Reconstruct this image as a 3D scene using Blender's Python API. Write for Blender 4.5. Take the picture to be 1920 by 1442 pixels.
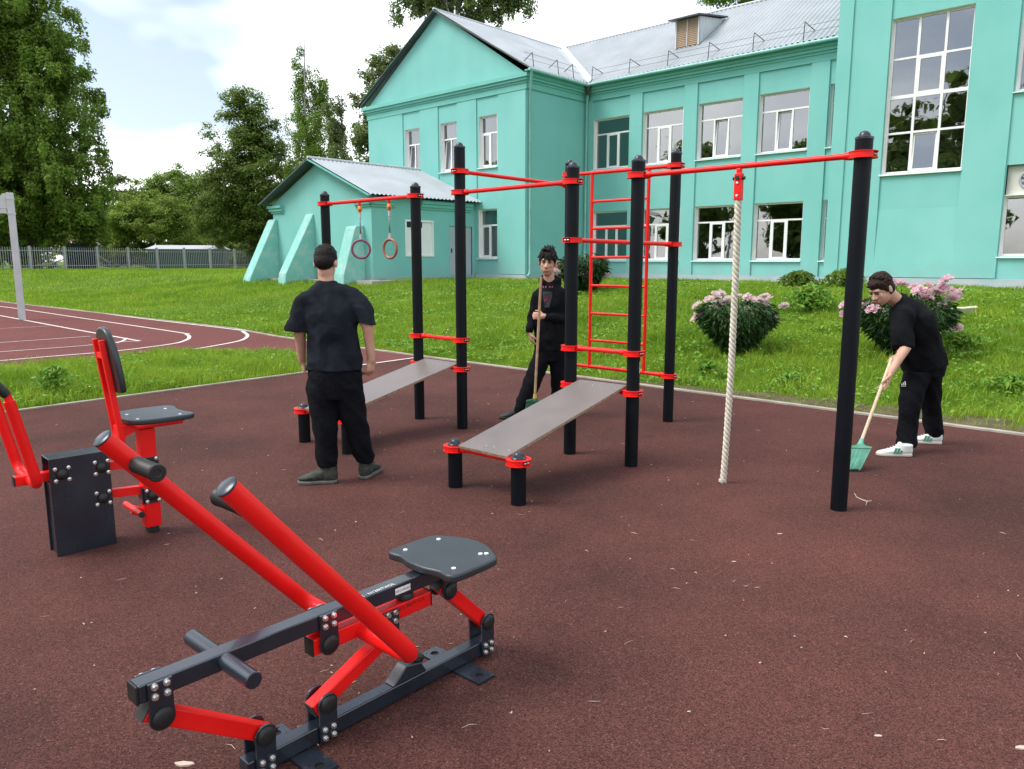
import bpy, bmesh, math, random
import numpy as np
from mathutils import Vector, Matrix
from mathutils.bvhtree import BVHTree
random.seed(7); RNG = np.random.default_rng(11)
for o in list(bpy.data.objects): bpy.data.objects.remove(o)
scene = bpy.context.scene
COL = scene.collection
R = math.radians
# ------------------------------------------------------------------ camera
F, CAMH, PITCH = 1443.0, 1.6, R(9.17)
cam = bpy.data.cameras.new('camera'); camo = bpy.data.objects.new('camera', cam); COL.objects.link(camo)
camo.location = (0, 0, CAMH); camo.rotation_euler = (R(90) - PITCH, 0, 0)
cam.sensor_width = 36; cam.lens = F / 1920 * 36; cam.clip_start = 0.05; cam.clip_end = 2000
scene.camera = camo
scene.render.resolution_x = 1024; scene.render.resolution_y = 769
# ------------------------------------------------------------------ sky and sun (bright broken overcast)
SUN_EL, SUN_AZ = R(52), R(-98)          # azimuth measured clockwise from +Y (view direction)
world = bpy.data.worlds.new('World'); scene.world = world; world.use_nodes = True
wn = world.node_tree; wn.nodes.clear()
wo = wn.nodes.new('ShaderNodeOutputWorld'); wb = wn.nodes.new('ShaderNodeBackground')
sky = wn.nodes.new('ShaderNodeTexSky'); sky.sky_type = 'NISHITA'; sky.sun_disc = False
sky.sun_elevation = SUN_EL; sky.sun_rotation = SUN_AZ; sky.air_density = 1.0; sky.dust_density = 2.0
tc = wn.nodes.new('ShaderNodeTexCoord'); mp = wn.nodes.new('ShaderNodeMapping'); mp.inputs['Scale'].default_value = (1, 1, 2.2)
mp.inputs['Location'].default_value = (0.15, 1.35, 4.71)
no = wn.nodes.new('ShaderNodeTexNoise'); no.inputs['Scale'].default_value = 2.1; no.inputs['Detail'].default_value = 4; no.inputs['Roughness'].default_value = 0.52
ra = wn.nodes.new('ShaderNodeValToRGB'); ra.color_ramp.elements[0].position = 0.42; ra.color_ramp.elements[0].color = (0.10, 0.10, 0.10, 1)
ra.color_ramp.elements[1].position = 0.70; ra.color_ramp.elements[1].color = (1, 1, 1, 1)
mx = wn.nodes.new('ShaderNodeMix'); mx.data_type = 'RGBA'
CLOUD = 14.5
mx.inputs['B'].default_value = (CLOUD, CLOUD * 0.995, CLOUD * 0.985, 1)
wn.links.new(tc.outputs['Generated'], mp.inputs['Vector']); wn.links.new(mp.outputs[0], no.inputs['Vector'])
wn.links.new(no.outputs['Fac'], ra.inputs['Fac']); wn.links.new(ra.outputs['Color'], mx.inputs['Factor'])
wn.links.new(sky.outputs[0], mx.inputs['A']); wn.links.new(mx.outputs['Result'], wb.inputs['Color'])
wb.inputs['Strength'].default_value = 0.1; wn.links.new(wb.outputs[0], wo.inputs['Surface'])
sl = bpy.data.lights.new('sun', 'SUN'); sl.energy = 1.5; sl.angle = R(26); sl.color = (1.0, 0.96, 0.9)
so = bpy.data.objects.new('sun', sl); COL.objects.link(so)
_sd = Vector((math.sin(SUN_AZ) * math.cos(SUN_EL), math.cos(SUN_AZ) * math.cos(SUN_EL), math.sin(SUN_EL)))
so.rotation_euler = _sd.to_track_quat('Z', 'Y').to_euler(); so.location = _sd * 60
scene.view_settings.view_transform = 'Standard'; scene.view_settings.look = 'None'
scene.view_settings.exposure = 0.95; scene.view_settings.gamma = 1.0
try: scene.view_settings.use_curve_mapping = False
except Exception: pass
scene.render.engine = 'CYCLES'
scene.cycles.max_bounces = 8; scene.cycles.transparent_max_bounces = 12
# ------------------------------------------------------------------ geometry helpers
def ray(px, py):
    u, v = (px - 960) / F, -(py - 721) / F
    return Vector((u, math.cos(PITCH) + v * math.sin(PITCH), -math.sin(PITCH) + v * math.cos(PITCH)))
def at(px, py, Y):
    d = ray(px, py); return d * (Y / d.y) + Vector((0, 0, CAMH))
def gp(px, py, z=0.0):
    d = ray(px, py); return d * ((z - CAMH) / d.z) + Vector((0, 0, CAMH))
WLOC = {}
def wl(o): return WLOC.get(o.name, Vector((0, 0, 0)))
def tagp(o, label=None, cat=None, group=None, kind=None):
    if label: o['label'] = label
    if cat: o['category'] = cat
    if group: o['group'] = group
    if kind: o['kind'] = kind
    return o
def thing(name, label, cat, loc=(0, 0, 0), group=None, rz=0.0):
    o = bpy.data.objects.new(name, None); COL.objects.link(o); o.empty_display_size = 0.1
    o.location = loc; o.rotation_euler = (0, 0, rz); WLOC[o.name] = Vector(loc)
    return tagp(o, label, cat, group)
def link_mesh(name, me, mat, parent=None, loc=None):
    o = bpy.data.objects.new(name, me); COL.objects.link(o)
    if mat is not None and len(me.materials) == 0: me.materials.append(mat)
    if loc is not None: o.location = loc
    if parent is not None: o.parent = parent
    return o
class MB:
    def __init__(s): s.v = []; s.f = []
    def add(s, vs, fs):
        n = len(s.v); s.v.extend([Vector(v) for v in vs]); s.f.extend([tuple(i + n for i in f) for f in fs]); return s
    def box(s, o, ex, ey, ez):
        o, ex, ey, ez = Vector(o), Vector(ex), Vector(ey), Vector(ez)
        vs = [o, o + ex, o + ex + ey, o + ey, o + ez, o + ex + ez, o + ex + ey + ez, o + ey + ez]
        fs = [(0, 3, 2, 1), (4, 5, 6, 7), (0, 1, 5, 4), (1, 2, 6, 5), (2, 3, 7, 6), (3, 0, 4, 7)]
        if ex.cross(ey).dot(ez) < 0: fs = [f[::-1] for f in fs]
        return s.add(vs, fs)
    def cbox(s, c, hx, hy, hz, X=(1, 0, 0), Y=(0, 1, 0), Z=(0, 0, 1)):
        X, Y, Z = Vector(X), Vector(Y), Vector(Z)
        return s.box(Vector(c) - X * hx - Y * hy - Z * hz, X * 2 * hx, Y * 2 * hy, Z * 2 * hz)
    def bar(s, p0, p1, w, h, up=(0, 0, 1)):
        p0, p1 = Vector(p0), Vector(p1); d = (p1 - p0); L = d.length; d.normalize()
        sd = d.cross(Vector(up)).normalized(); u = sd.cross(d).normalized()
        return s.box(p0 - sd * w / 2 - u * h / 2, d * L, sd * w, u * h)
    def tube(s, p0, p1, r0, r1=None, n=16):
        return s.path([p0, p1], [r0, r0 if r1 is None else r1], n)
    def path(s, pts, r, n=12, caps=True, closed=False):
        pts = [Vector(p) for p in pts]; m = len(pts)
        rs = r if isinstance(r, (list, tuple)) else [r] * m
        tang = []
        for i in range(m):
            a = pts[i - 1] if (i > 0 or closed) else pts[i]; b = pts[(i + 1) % m] if (i < m - 1 or closed) else pts[i]
            tang.append((b - a).normalized())
        ref = Vector((0, 0, 1)) if abs(tang[0].z) < 0.9 else Vector((1, 0, 0))
        nx = tang[0].cross(ref).normalized(); vs = []; fs = []
        for i in range(m):
            t = tang[i]; nx = (nx - t * nx.dot(t)).normalized(); ny = t.cross(nx)
            for k in range(n):
                an = 2 * math.pi * k / n; vs.append(pts[i] + (nx * math.cos(an) + ny * math.sin(an)) * rs[i])
        for i in range(m if closed else m - 1):
            j = (i + 1) % m
            for k in range(n): fs.append((i * n + k, i * n + (k + 1) % n, j * n + (k + 1) % n, j * n + k))
        if caps and not closed: fs.append(tuple(range(n))[::-1]); fs.append(tuple((m - 1) * n + k for k in range(n)))
        return s.add(vs, fs)
    def lathe(s, prof, o, axis=(0, 0, 1), n=24):
        o, ax = Vector(o), Vector(axis).normalized(); ref = Vector((1, 0, 0)) if abs(ax.x) < 0.9 else Vector((0, 1, 0))
        X = ax.cross(ref).normalized(); Y = ax.cross(X); vs = []; fs = []; m = len(prof)
        for (r, h) in prof:
            for k in range(n):
                an = 2 * math.pi * k / n; vs.append(o + ax * h + (X * math.cos(an) + Y * math.sin(an)) * max(r, 1e-4))
        for i in range(m - 1):
            for k in range(n): fs.append((i * n + k, i * n + (k + 1) % n, (i + 1) * n + (k + 1) % n, (i + 1) * n + k))
        fs.append(tuple(range(n))[::-1]); fs.append(tuple((m - 1) * n + k for k in range(n)))
        return s.add(vs, fs)
    def prism(s, poly, fn, t0, t1):
        """poly: list of 2-d points, fn(u, v, t) -> world point, extruded from t0 to t1"""
        n = len(poly); vs = [fn(u, v, t0) for u, v in poly] + [fn(u, v, t1) for u, v in poly]
        fs = [tuple(range(n))[::-1], tuple(range(n, 2 * n))] + [(i, (i + 1) % n, n + (i + 1) % n, n + i) for i in range(n)]
        return s.add(vs, fs)
    def ell(s, c, r, X=(1, 0, 0), Y=(0, 1, 0), Z=(0, 0, 1), nu=16, nv=10):
        c, X, Y, Z = Vector(c), Vector(X), Vector(Y), Vector(Z); vs = [c + Z * r[2]]; fs = []
        for i in range(1, nv):
            ph = math.pi * i / nv
            for k in range(nu):
                th = 2 * math.pi * k / nu
                vs.append(c + X * r[0] * math.sin(ph) * math.cos(th) + Y * r[1] * math.sin(ph) * math.sin(th) + Z * r[2] * math.cos(ph))
        vs.append(c - Z * r[2]); e = len(vs) - 1
        for k in range(nu):
            fs.append((0, 1 + k, 1 + (k + 1) % nu)); fs.append((e, 1 + (nv - 2) * nu + (k + 1) % nu, 1 + (nv - 2) * nu + k))
        for i in range(nv - 2):
            for k in range(nu):
                a = 1 + i * nu; fs.append((a + k, a + nu + k, a + nu + (k + 1) % nu, a + (k + 1) % nu))
        if X.cross(Y).dot(Z) < 0: fs = [f[::-1] for f in fs]
        return s.add(vs, fs)
    def cap(s, p0, p1, r0, r1=None, n=14):
        """tapered capsule, closed"""
        p0, p1 = Vector(p0), Vector(p1); r1 = r0 if r1 is None else r1; d = (p1 - p0); L = d.length; d.normalize(); prof = []
        for i in range(5): a = math.pi / 2 * (1 - i / 4); prof.append((r0 * math.cos(a), -r0 * math.sin(a)))
        for i in range(5): a = math.pi / 2 * i / 4; prof.append((r1 * math.cos(a), L + r1 * math.sin(a)))
        return s.lathe(prof, p0, d, n)
    def loft(s, rings, n=20):
        """rings: (centre, half-axis vector x, half-axis vector y)"""
        vs = []; fs = []; m = len(rings)
        for c, ax, ay in rings:
            c, ax, ay = Vector(c), Vector(ax), Vector(ay)
            for k in range(n):
                an = 2 * math.pi * k / n; vs.append(c + ax * math.cos(an) + ay * math.sin(an))
        for i in range(m - 1):
            for k in range(n): fs.append((i * n + k, i * n + (k + 1) % n, (i + 1) * n + (k + 1) % n, (i + 1) * n + k))
        fs.append(tuple(range(n))[::-1]); fs.append(tuple((m - 1) * n + k for k in range(n)))
        return s.add(vs, fs)
    def mesh(s, name, off=(0, 0, 0), smooth=None):
        off = Vector(off); me = bpy.data.meshes.new(name)
        me.from_pydata([tuple(v - off) for v in s.v], [], s.f); me.validate(); 
        bm = bmesh.new(); bm.from_mesh(me); bmesh.ops.recalc_face_normals(bm, faces=bm.faces); bm.to_mesh(me); bm.free()
        if smooth is not None:
            me.polygons.foreach_set('use_smooth', [True] * len(me.polygons))
            if smooth < 180: me.set_sharp_from_angle(angle=R(smooth))
        me.update(); return me
    def build(s, name, mat, parent=None, smooth=None, bevel=0, kind=None, label=None, seg=2):
        c = Vector((0, 0, 0))
        for v in s.v: c += v
        c /= max(1, len(s.v))
        me = s.mesh(name, c, smooth); o = link_mesh(name, me, mat)
        WLOC[o.name] = c
        o.location = c - (wl(parent) if parent is not None else Vector((0, 0, 0)))
        if parent is not None: o.parent = parent
        if bevel:
            b = o.modifiers.new('bevel', 'BEVEL'); b.width = bevel; b.segments = seg; b.limit_method = 'ANGLE'; b.angle_limit = R(35); b.harden_normals = False
        return tagp(o, label, None, None, kind)
def dup(o, loc=None, parent=None, rot=None, scale=None):
    c = o.copy(); COL.objects.link(c)
    if loc is not None: c.location = loc
    if rot is not None: c.rotation_euler = rot
    if scale is not None: c.scale = scale if isinstance(scale, (tuple, list)) else (scale,) * 3
    c.parent = parent
    return c
def fastmesh(name, V, T):
    """V: (n,3) float array, T: (m,3) triangle indices"""
    me = bpy.data.meshes.new(name); V = np.ascontiguousarray(V, dtype=np.float32); T = np.ascontiguousarray(T, dtype=np.int32)
    me.vertices.add(len(V)); me.vertices.foreach_set('co', V.ravel())
    me.loops.add(T.size); me.loops.foreach_set('vertex_index', T.ravel())
    me.polygons.add(len(T)); me.polygons.foreach_set('loop_start', np.arange(0, T.size, 3, dtype=np.int32))
    me.update(calc_edges=True); return me
def text_part(txt, size, o, X, Y, mat, name, parent, lift=0.0015, sx=1.0):
    cu = bpy.data.curves.new('lettering', 'FONT'); cu.body = txt; cu.size = size; cu.resolution_u = 2
    ob = bpy.data.objects.new('lettering', cu); COL.objects.link(ob)
    dg = bpy.context.evaluated_depsgraph_get(); me = bpy.data.meshes.new_from_object(ob.evaluated_get(dg))
    bpy.data.objects.remove(ob); X, Y = Vector(X).normalized(), Vector(Y).normalized(); N = X.cross(Y); m = MB()
    m.add([Vector(o) + X * v.co.x * sx + Y * v.co.y + N * lift for v in me.vertices], [tuple(p.vertices) for p in me.polygons])
    return m.build(name, mat, parent)
# ------------------------------------------------------------------ materials
def pm(name, col, rough=0.5, metal=0.0, spec=0.5, var=0.0, vs=6.0, col2=None, bump=0.0, bs=60.0, coord='Object', detail=4, rvar=0.0, coat=0.0, island=0.0, transl=0.0, bdist=0.01, ramp=(0.35, 0.65)):
    m = bpy.data.materials.new(name); m.use_nodes = True; nt = m.node_tree; b = nt.nodes['Principled BSDF']; out = nt.nodes['Material Output']
    b.inputs['Roughness'].default_value = rough; b.inputs['Metallic'].default_value = metal; b.inputs['Specular IOR Level'].default_value = spec
    b.inputs['Coat Weight'].default_value = coat
    c = (*col, 1); b.inputs['Base Color'].default_value = c
    tcn = nt.nodes.new('ShaderNodeTexCoord'); src = None
    if var > 0 or col2:
        n = nt.nodes.new('ShaderNodeTexNoise'); n.inputs['Scale'].default_value = vs; n.inputs['Detail'].default_value = detail
        nt.links.new(tcn.outputs[coord], n.inputs['Vector'])
        r = nt.nodes.new('ShaderNodeValToRGB'); e = r.color_ramp.elements; e[0].position, e[1].position = ramp
        c2 = col2 if col2 else tuple(min(1, x * (1 + var)) for x in col); c1 = col if col2 else tuple(x * (1 - var) for x in col)
        e[0].color = (*c1, 1); e[1].color = (*c2, 1)
        nt.links.new(n.outputs['Fac'], r.inputs['Fac']); src = r.outputs['Color']; nt.links.new(src, b.inputs['Base Color'])
        if rvar:
            mr = nt.nodes.new('ShaderNodeMapRange'); mr.inputs['To Min'].default_value = rough - rvar; mr.inputs['To Max'].default_value = rough + rvar
            nt.links.new(n.outputs['Fac'], mr.inputs['Value']); nt.links.new(mr.outputs[0], b.inputs['Roughness'])
    if island > 0:
        g = nt.nodes.new('ShaderNodeNewGeometry'); h = nt.nodes.new('ShaderNodeHueSaturation')
        mr = nt.nodes.new('ShaderNodeMapRange'); mr.inputs['To Min'].default_value = 1 - island; mr.inputs['To Max'].default_value = 1 + island
        nt.links.new(g.outputs['Random Per Island'], mr.inputs['Value']); nt.links.new(mr.outputs[0], h.inputs['Value'])
        m2 = nt.nodes.new('ShaderNodeMath'); m2.operation = 'MULTIPLY'; m2.inputs[1].default_value = 7.31
        m3 = nt.nodes.new('ShaderNodeMath'); m3.operation = 'FRACT'; mr2 = nt.nodes.new('ShaderNodeMapRange'); mr2.inputs['To Min'].default_value = 0.465; mr2.inputs['To Max'].default_value = 0.512
        nt.links.new(g.outputs['Random Per Island'], m2.inputs[0]); nt.links.new(m2.outputs[0], m3.inputs[0]); nt.links.new(m3.outputs[0], mr2.inputs['Value']); nt.links.new(mr2.outputs[0], h.inputs['Hue'])
        if src is not None: nt.links.new(src, h.inputs['Color'])
        else: h.inputs['Color'].default_value = c
        src = h.outputs['Color']; nt.links.new(src, b.inputs['Base Color'])
    if transl > 0:
        t = nt.nodes.new('ShaderNodeBsdfTranslucent'); ms = nt.nodes.new('ShaderNodeMixShader'); ms.inputs[0].default_value = transl
        if src is not None: nt.links.new(src, t.inputs['Color'])
        else: t.inputs['Color'].default_value = c
        nt.links.new(b.outputs[0], ms.inputs[1]); nt.links.new(t.outputs[0], ms.inputs[2]); nt.links.new(ms.outputs[0], out.inputs['Surface'])
    if bump > 0:
        n = nt.nodes.new('ShaderNodeTexNoise'); n.inputs['Scale'].default_value = bs; n.inputs['Detail'].default_value = 5
        nt.links.new(tcn.outputs[coord], n.inputs['Vector'])
        bp = nt.nodes.new('ShaderNodeBump'); bp.inputs['Strength'].default_value = bump; bp.inputs['Distance'].default_value = bdist
        nt.links.new(n.outputs['Fac'], bp.inputs['Height']); nt.links.new(bp.outputs[0], b.inputs['Normal'])
    return m
M = {}
def wallmat(name, col, rough, spec=.25, col2=None, **k):
    """painted render: patchy repainting, rain streaks, grime creeping up from the ground"""
    m = pm(name, col, rough, spec=spec, col2=col2, vs=0.55, detail=9, bump=0.3, bs=38, bdist=0.008, ramp=(0.3, 0.7)); nt = m.node_tree; L = nt.links.new; b = nt.nodes['Principled BSDF']
    src = b.inputs['Base Color'].links[0].from_socket; g = nt.nodes.new('ShaderNodeNewGeometry'); mp_ = nt.nodes.new('ShaderNodeMapping'); mp_.inputs['Scale'].default_value = (1.1, 1.1, 0.14); L(g.outputs['Position'], mp_.inputs['Vector'])
    n = nt.nodes.new('ShaderNodeTexNoise'); n.inputs['Scale'].default_value = 1.3; n.inputs['Detail'].default_value = 7; L(mp_.outputs[0], n.inputs['Vector'])
    r = nt.nodes.new('ShaderNodeValToRGB'); r.color_ramp.elements[0].position = 0.30; r.color_ramp.elements[0].color = (0.80, 0.83, 0.82, 1); r.color_ramp.elements[1].position = 0.55; r.color_ramp.elements[1].color = (1, 1, 1, 1); L(n.outputs['Fac'], r.inputs['Fac'])
    m1 = nt.nodes.new('ShaderNodeMix'); m1.data_type = 'RGBA'; m1.blend_type = 'MULTIPLY'; m1.inputs['Factor'].default_value = 0.22; L(src, m1.inputs['A']); L(r.outputs['Color'], m1.inputs['B'])
    sp = nt.nodes.new('ShaderNodeSeparateXYZ'); L(g.outputs['Position'], sp.inputs[0]); n2 = nt.nodes.new('ShaderNodeTexNoise'); n2.inputs['Scale'].default_value = 1.8; n2.inputs['Detail'].default_value = 8; L(g.outputs['Position'], n2.inputs['Vector'])
    ad = nt.nodes.new('ShaderNodeMath'); ad.operation = 'MULTIPLY_ADD'; ad.inputs[1].default_value = -1.6; L(n2.outputs['Fac'], ad.inputs[0]); L(sp.outputs['Z'], ad.inputs[2])
    mr = nt.nodes.new('ShaderNodeMapRange'); mr.inputs['From Min'].default_value = -0.1; mr.inputs['From Max'].default_value = 0.75; mr.inputs['To Min'].default_value = 0.55; mr.inputs['To Max'].default_value = 0.0; L(ad.outputs[0], mr.inputs['Value'])
    m2 = nt.nodes.new('ShaderNodeMix'); m2.data_type = 'RGBA'; m2.inputs['B'].default_value = (0.26, 0.38, 0.35, 1); L(mr.outputs[0], m2.inputs['Factor']); L(m1.outputs['Result'], m2.inputs['A']); L(m2.outputs['Result'], b.inputs['Base Color'])
    return m
M['red'] = pm('red_paint', (0.80, 0.008, 0.008), 0.36, col2=(0.86, 0.013, 0.011), vs=4, detail=9, rvar=0.08, bump=0.04, bs=120, bdist=0.002, spec=0.32)
M['dark'] = pm('dark_blue_paint', (0.012, 0.019, 0.029), 0.27, var=0.2, vs=5, detail=8, spec=0.8, coat=0.25, rvar=.06)
M['post'] = pm('post_paint', (0.0025, 0.0045, 0.008), 0.45, var=0.2, vs=4, bump=0.03, bs=400, spec=0.2)
M['capblue'] = pm('cap_plastic', (0.020, 0.028, 0.040), 0.25, var=0.1, vs=20)
M['black'] = pm('black_rubber', (0.012, 0.012, 0.012), 0.5, var=0.2, vs=30)
M['bolt'] = pm('zinc_bolt', (0.78, 0.78, 0.76), 0.25, metal=0.9, var=0.1, vs=40)
M['white'] = pm('white_frame', (0.80, 0.80, 0.79), 0.4, var=0.03, vs=3)
M['lettering'] = pm('white_lettering', (0.75, 0.75, 0.75), 0.6, var=0.03, vs=30)
M['blacktext'] = pm('black_lettering', (0.05, 0.005, 0.006), 0.6, var=0.03, vs=30)
M['seat'] = pm('seat_plastic', (0.026, 0.033, 0.040), 0.30, var=0.12, vs=7, bump=0.15, bs=260, rvar=0.06)
M['board'] = pm('board_film', (0.17, 0.145, 0.135), 0.42, var=0.07, vs=5, bump=0.05, bs=160, rvar=0.1)
M['ply'] = pm('plywood_edge', (0.30, 0.20, 0.12), 0.7, var=0.25, vs=30)
M['rope'] = pm('rope_fibre', (0.62, 0.58, 0.48), 0.85, var=0.12, vs=40, bump=0.4, bs=200)
M['orange'] = pm('orange_plastic', (0.75, 0.22, 0.02), 0.35, var=0.05, vs=20)
M['ring1'] = pm('purple_ring', (0.22, 0.07, 0.12), 0.35, var=0.15, vs=20)
M['ring2'] = pm('brown_ring', (0.33, 0.10, 0.07), 0.35, var=0.15, vs=20)
M['cable'] = pm('steel_cable', (0.25, 0.26, 0.27), 0.4, metal=0.7, var=0.1, vs=50)
M['teal'] = wallmat('turquoise_render', (0.180, 0.485, 0.445), 0.85, spec=0.25, col2=(0.225, 0.535, 0.495), vs=0.7, detail=7, bump=0.25, bs=45, bdist=0.006, ramp=(0.3, 0.7))
M['teal2'] = pm('turquoise_moulding', (0.155, 0.455, 0.395), 0.85, spec=0.25, col2=(0.18, 0.49, 0.43), vs=1.2, detail=7, bump=0.2, bs=45, bdist=0.005)
M['teal_pale'] = pm('pale_turquoise_render', (0.23, 0.53, 0.48), 0.88, spec=0.2, col2=(0.46, 0.58, 0.54), vs=3.0, detail=8, bump=0.4, bs=30, bdist=0.01, ramp=(0.45, 0.75))
M['plinth'] = pm('plinth_concrete', (0.40, 0.44, 0.45), 0.9, spec=0.2, col2=(0.30, 0.42, 0.42), vs=1.5, detail=8, bump=0.3, bs=40)
M['concrete'] = pm('concrete', (0.42, 0.41, 0.38), 0.9, spec=0.2, col2=(0.30, 0.29, 0.26), vs=3, detail=8, bump=0.4, bs=60)
M['kerb'] = pm('kerb_concrete', (0.42, 0.39, 0.33), 0.9, spec=0.2, col2=(0.30, 0.27, 0.22), vs=5, detail=6, bump=0.4, bs=80)
M['roof'] = pm('galvanised_roof', (0.33, 0.365, 0.39), 0.5, metal=0.15, col2=(0.40, 0.435, 0.46), vs=0.9, detail=6, rvar=0.05)
M['roofpatch'] = pm('new_flashing', (0.55, 0.58, 0.60), 0.45, metal=0.1, var=0.04, vs=2)
M['darkedge'] = pm('dark_verge', (0.06, 0.075, 0.075), 0.6, var=0.2, vs=8)
M['louvre'] = pm('louvre_wood', (0.42, 0.31, 0.21), 0.8, var=0.2, vs=12)
M['pipe'] = pm('downpipe_metal', (0.24, 0.50, 0.46), 0.5, metal=0.0, var=0.12, vs=2)
M['darkmetal'] = pm('dark_bracket_metal', (0.05, 0.045, 0.045), 0.6, var=0.2, vs=9)
M['doorgrey'] = pm('grey_door_paint', (0.36, 0.42, 0.45), 0.5, var=0.04, vs=2)
M['galv'] = pm('galvanised_post', (0.52, 0.54, 0.55), 0.45, metal=0.1, var=0.06, vs=3)
M['fence'] = pm('fence_galvanised', (0.36, 0.38, 0.37), 0.55, metal=0.1, var=0.08, vs=3)
M['curtain'] = pm('grey_curtain', (0.30, 0.31, 0.31), 0.9, var=0.1, vs=4)
M['inwall'] = pm('interior_paint', (0.28, 0.27, 0.20), 0.9, var=0.05, vs=1)
M['inwood'] = pm('chair_wood', (0.10, 0.05, 0.03), 0.6, var=0.1, vs=6)
M['line'] = pm('line_paint', (0.66, 0.60, 0.57), 0.8, col2=(0.48, 0.36, 0.34), vs=9, detail=8, ramp=(0.5, 0.8))
M['skin'] = pm('skin', (0.52, 0.285, 0.19), 0.5, col2=(0.60, 0.35, 0.25), vs=9, spec=0.35)
M['skin2'] = pm('skin_pale', (0.52, 0.29, 0.20), 0.5, col2=(0.60, 0.36, 0.26), vs=9, spec=0.35)
M['hair'] = pm('dark_hair', (0.009, 0.007, 0.006), 0.6, spec=0.2, var=0.3, vs=40, bump=0.8, bs=140, bdist=0.01)
M['hair2'] = pm('brown_hair', (0.022, 0.012, 0.008), 0.6, spec=0.2, var=0.3, vs=40, bump=0.8, bs=140, bdist=0.01)
M['teeblue'] = pm('washed_navy_cotton', (0.0075, 0.0095, 0.013), 0.9, spec=0.12, col2=(0.019, 0.024, 0.032), vs=5, detail=6, bump=0.25, bs=30, bdist=0.02)
M['teeblack'] = pm('black_cotton', (0.0045, 0.005, 0.0065), 0.9, spec=0.12, col2=(0.008, 0.009, 0.011), vs=5, bump=0.3, bs=26, bdist=0.02)
M['trousers'] = pm('black_sweat_cotton', (0.004, 0.0045, 0.0065), 0.92, spec=0.12, col2=(0.0075, 0.008, 0.011), vs=6, bump=0.4, bs=24, bdist=0.025)
M['shoe_dark'] = pm('dark_olive_mesh', (0.035, 0.037, 0.028), 0.75, var=0.4, vs=35, bump=0.3, bs=120)
M['sole_dark'] = pm('grey_sole', (0.10, 0.105, 0.095), 0.7, var=0.25, vs=25)
M['shoe_black'] = pm('black_leather', (0.012, 0.011, 0.012), 0.45, var=0.2, vs=20)
M['shoe_white'] = pm('white_leather', (0.62, 0.66, 0.62), 0.5, var=0.05, vs=12)
M['sole_white'] = pm('cream_sole', (0.55, 0.52, 0.44), 0.6, var=0.08, vs=12)
M['stripe'] = pm('green_stripe', (0.03, 0.18, 0.12), 0.55, var=0.1, vs=12)
M['wood'] = pm('broom_handle_wood', (0.52, 0.36, 0.22), 0.7, col2=(0.40, 0.25, 0.14), vs=14, detail=6)
M['woodpale'] = pm('pale_handle_wood', (0.66, 0.54, 0.38), 0.7, col2=(0.55, 0.42, 0.27), vs=14, detail=6)
M['bristle'] = pm('green_bristle', (0.12, 0.36, 0.27), 0.6, var=0.2, vs=12, island=0.25)
M['bristle2'] = pm('dark_green_bristle', (0.03, 0.13, 0.09), 0.6, var=0.2, vs=12, island=0.25)
M['yellow'] = pm('yellow_collar', (0.65, 0.42, 0.05), 0.5, var=0.05, vs=12)
M['lip'] = pm('lip', (0.34, 0.13, 0.10), 0.5, var=0.05, vs=20)
M['brow'] = pm('brow_hair_lid_shade', (0.03, 0.018, 0.012), 0.7, var=0.1, vs=20)  # eyebrow colour, also used for the painted shade above the eyes
M['eyewhite'] = pm('eye_white', (0.55, 0.50, 0.46), 0.3, var=0.03, vs=20)
M['print'] = pm('dark_grey_print', (0.040, 0.038, 0.046), 0.9, col2=(0.010, 0.010, 0.012), vs=14, detail=5)
M['printred'] = pm('dark_red_print', (0.12, 0.012, 0.022), 0.9, var=0.3, vs=22)
M['printpink'] = pm('pink_print', (0.25, 0.06, 0.10), 0.9, var=0.2, vs=22)
M['bark'] = pm('bark', (0.07, 0.055, 0.045), 0.9, col2=(0.12, 0.10, 0.085), vs=6, bump=0.6, bs=14, bdist=0.05)
M['birch'] = pm('birch_bark', (0.36, 0.35, 0.32), 0.85, col2=(0.10, 0.09, 0.08), vs=5, detail=5, ramp=(0.5, 0.62))
def leafm(n, c, isl=0.35): return pm(n, c, 0.55, spec=0.3, island=isl, transl=0.5, var=0.22, vs=0.55, detail=3)
M['leaf_dark'] = leafm('leaf_dark', (0.125, 0.21, 0.034))
M['leaf_mid'] = leafm('leaf_mid', (0.155, 0.275, 0.040))
M['leaf_light'] = leafm('leaf_light', (0.21, 0.33, 0.05))
M['leaf_grey'] = leafm('leaf_grey', (0.15, 0.22, 0.07))
M['grass'] = pm('grass_blades', (0.150, 0.305, 0.020), 0.6, spec=0.3, col2=(0.285, 0.445, 0.042), vs=0.6, detail=7, ramp=(0.32, 0.68), island=0.30, transl=0.5)
M['weed'] = pm('weed_leaves', (0.145, 0.33, 0.040), 0.6, spec=0.3, col2=(0.20, 0.385, 0.048), vs=0.8, detail=4, island=0.3, transl=0.35)
M['peony_leaf'] = pm('peony_leaf', (0.026, 0.075, 0.018), 0.5, spec=0.25, island=0.4, transl=0.2, var=0.2, vs=6)
M['petal'] = pm('peony_petal', (0.86, 0.68, 0.70), 0.6, island=0.08, transl=0.5, col2=(0.88, 0.80, 0.76), vs=9)
M['petal2'] = pm('pink_peony_petal', (0.86, 0.56, 0.64), 0.6, island=0.08, transl=0.5, col2=(0.88, 0.72, 0.75), vs=9)
M['straw'] = pm('dry_straw', (0.50, 0.42, 0.32), 0.8, island=0.3)
M['soil'] = pm('dry_soil', (0.085, 0.068, 0.040), 0.95, spec=0.1, col2=(0.15, 0.125, 0.075), vs=5, detail=8, bump=0.7, bs=30, bdist=0.03)
M['ground'] = pm('turf_soil', (0.075, 0.135, 0.020), 0.95, spec=0.1, col2=(0.12, 0.19, 0.028), vs=1.1, detail=8, bump=0.8, bs=14, bdist=0.05)
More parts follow.
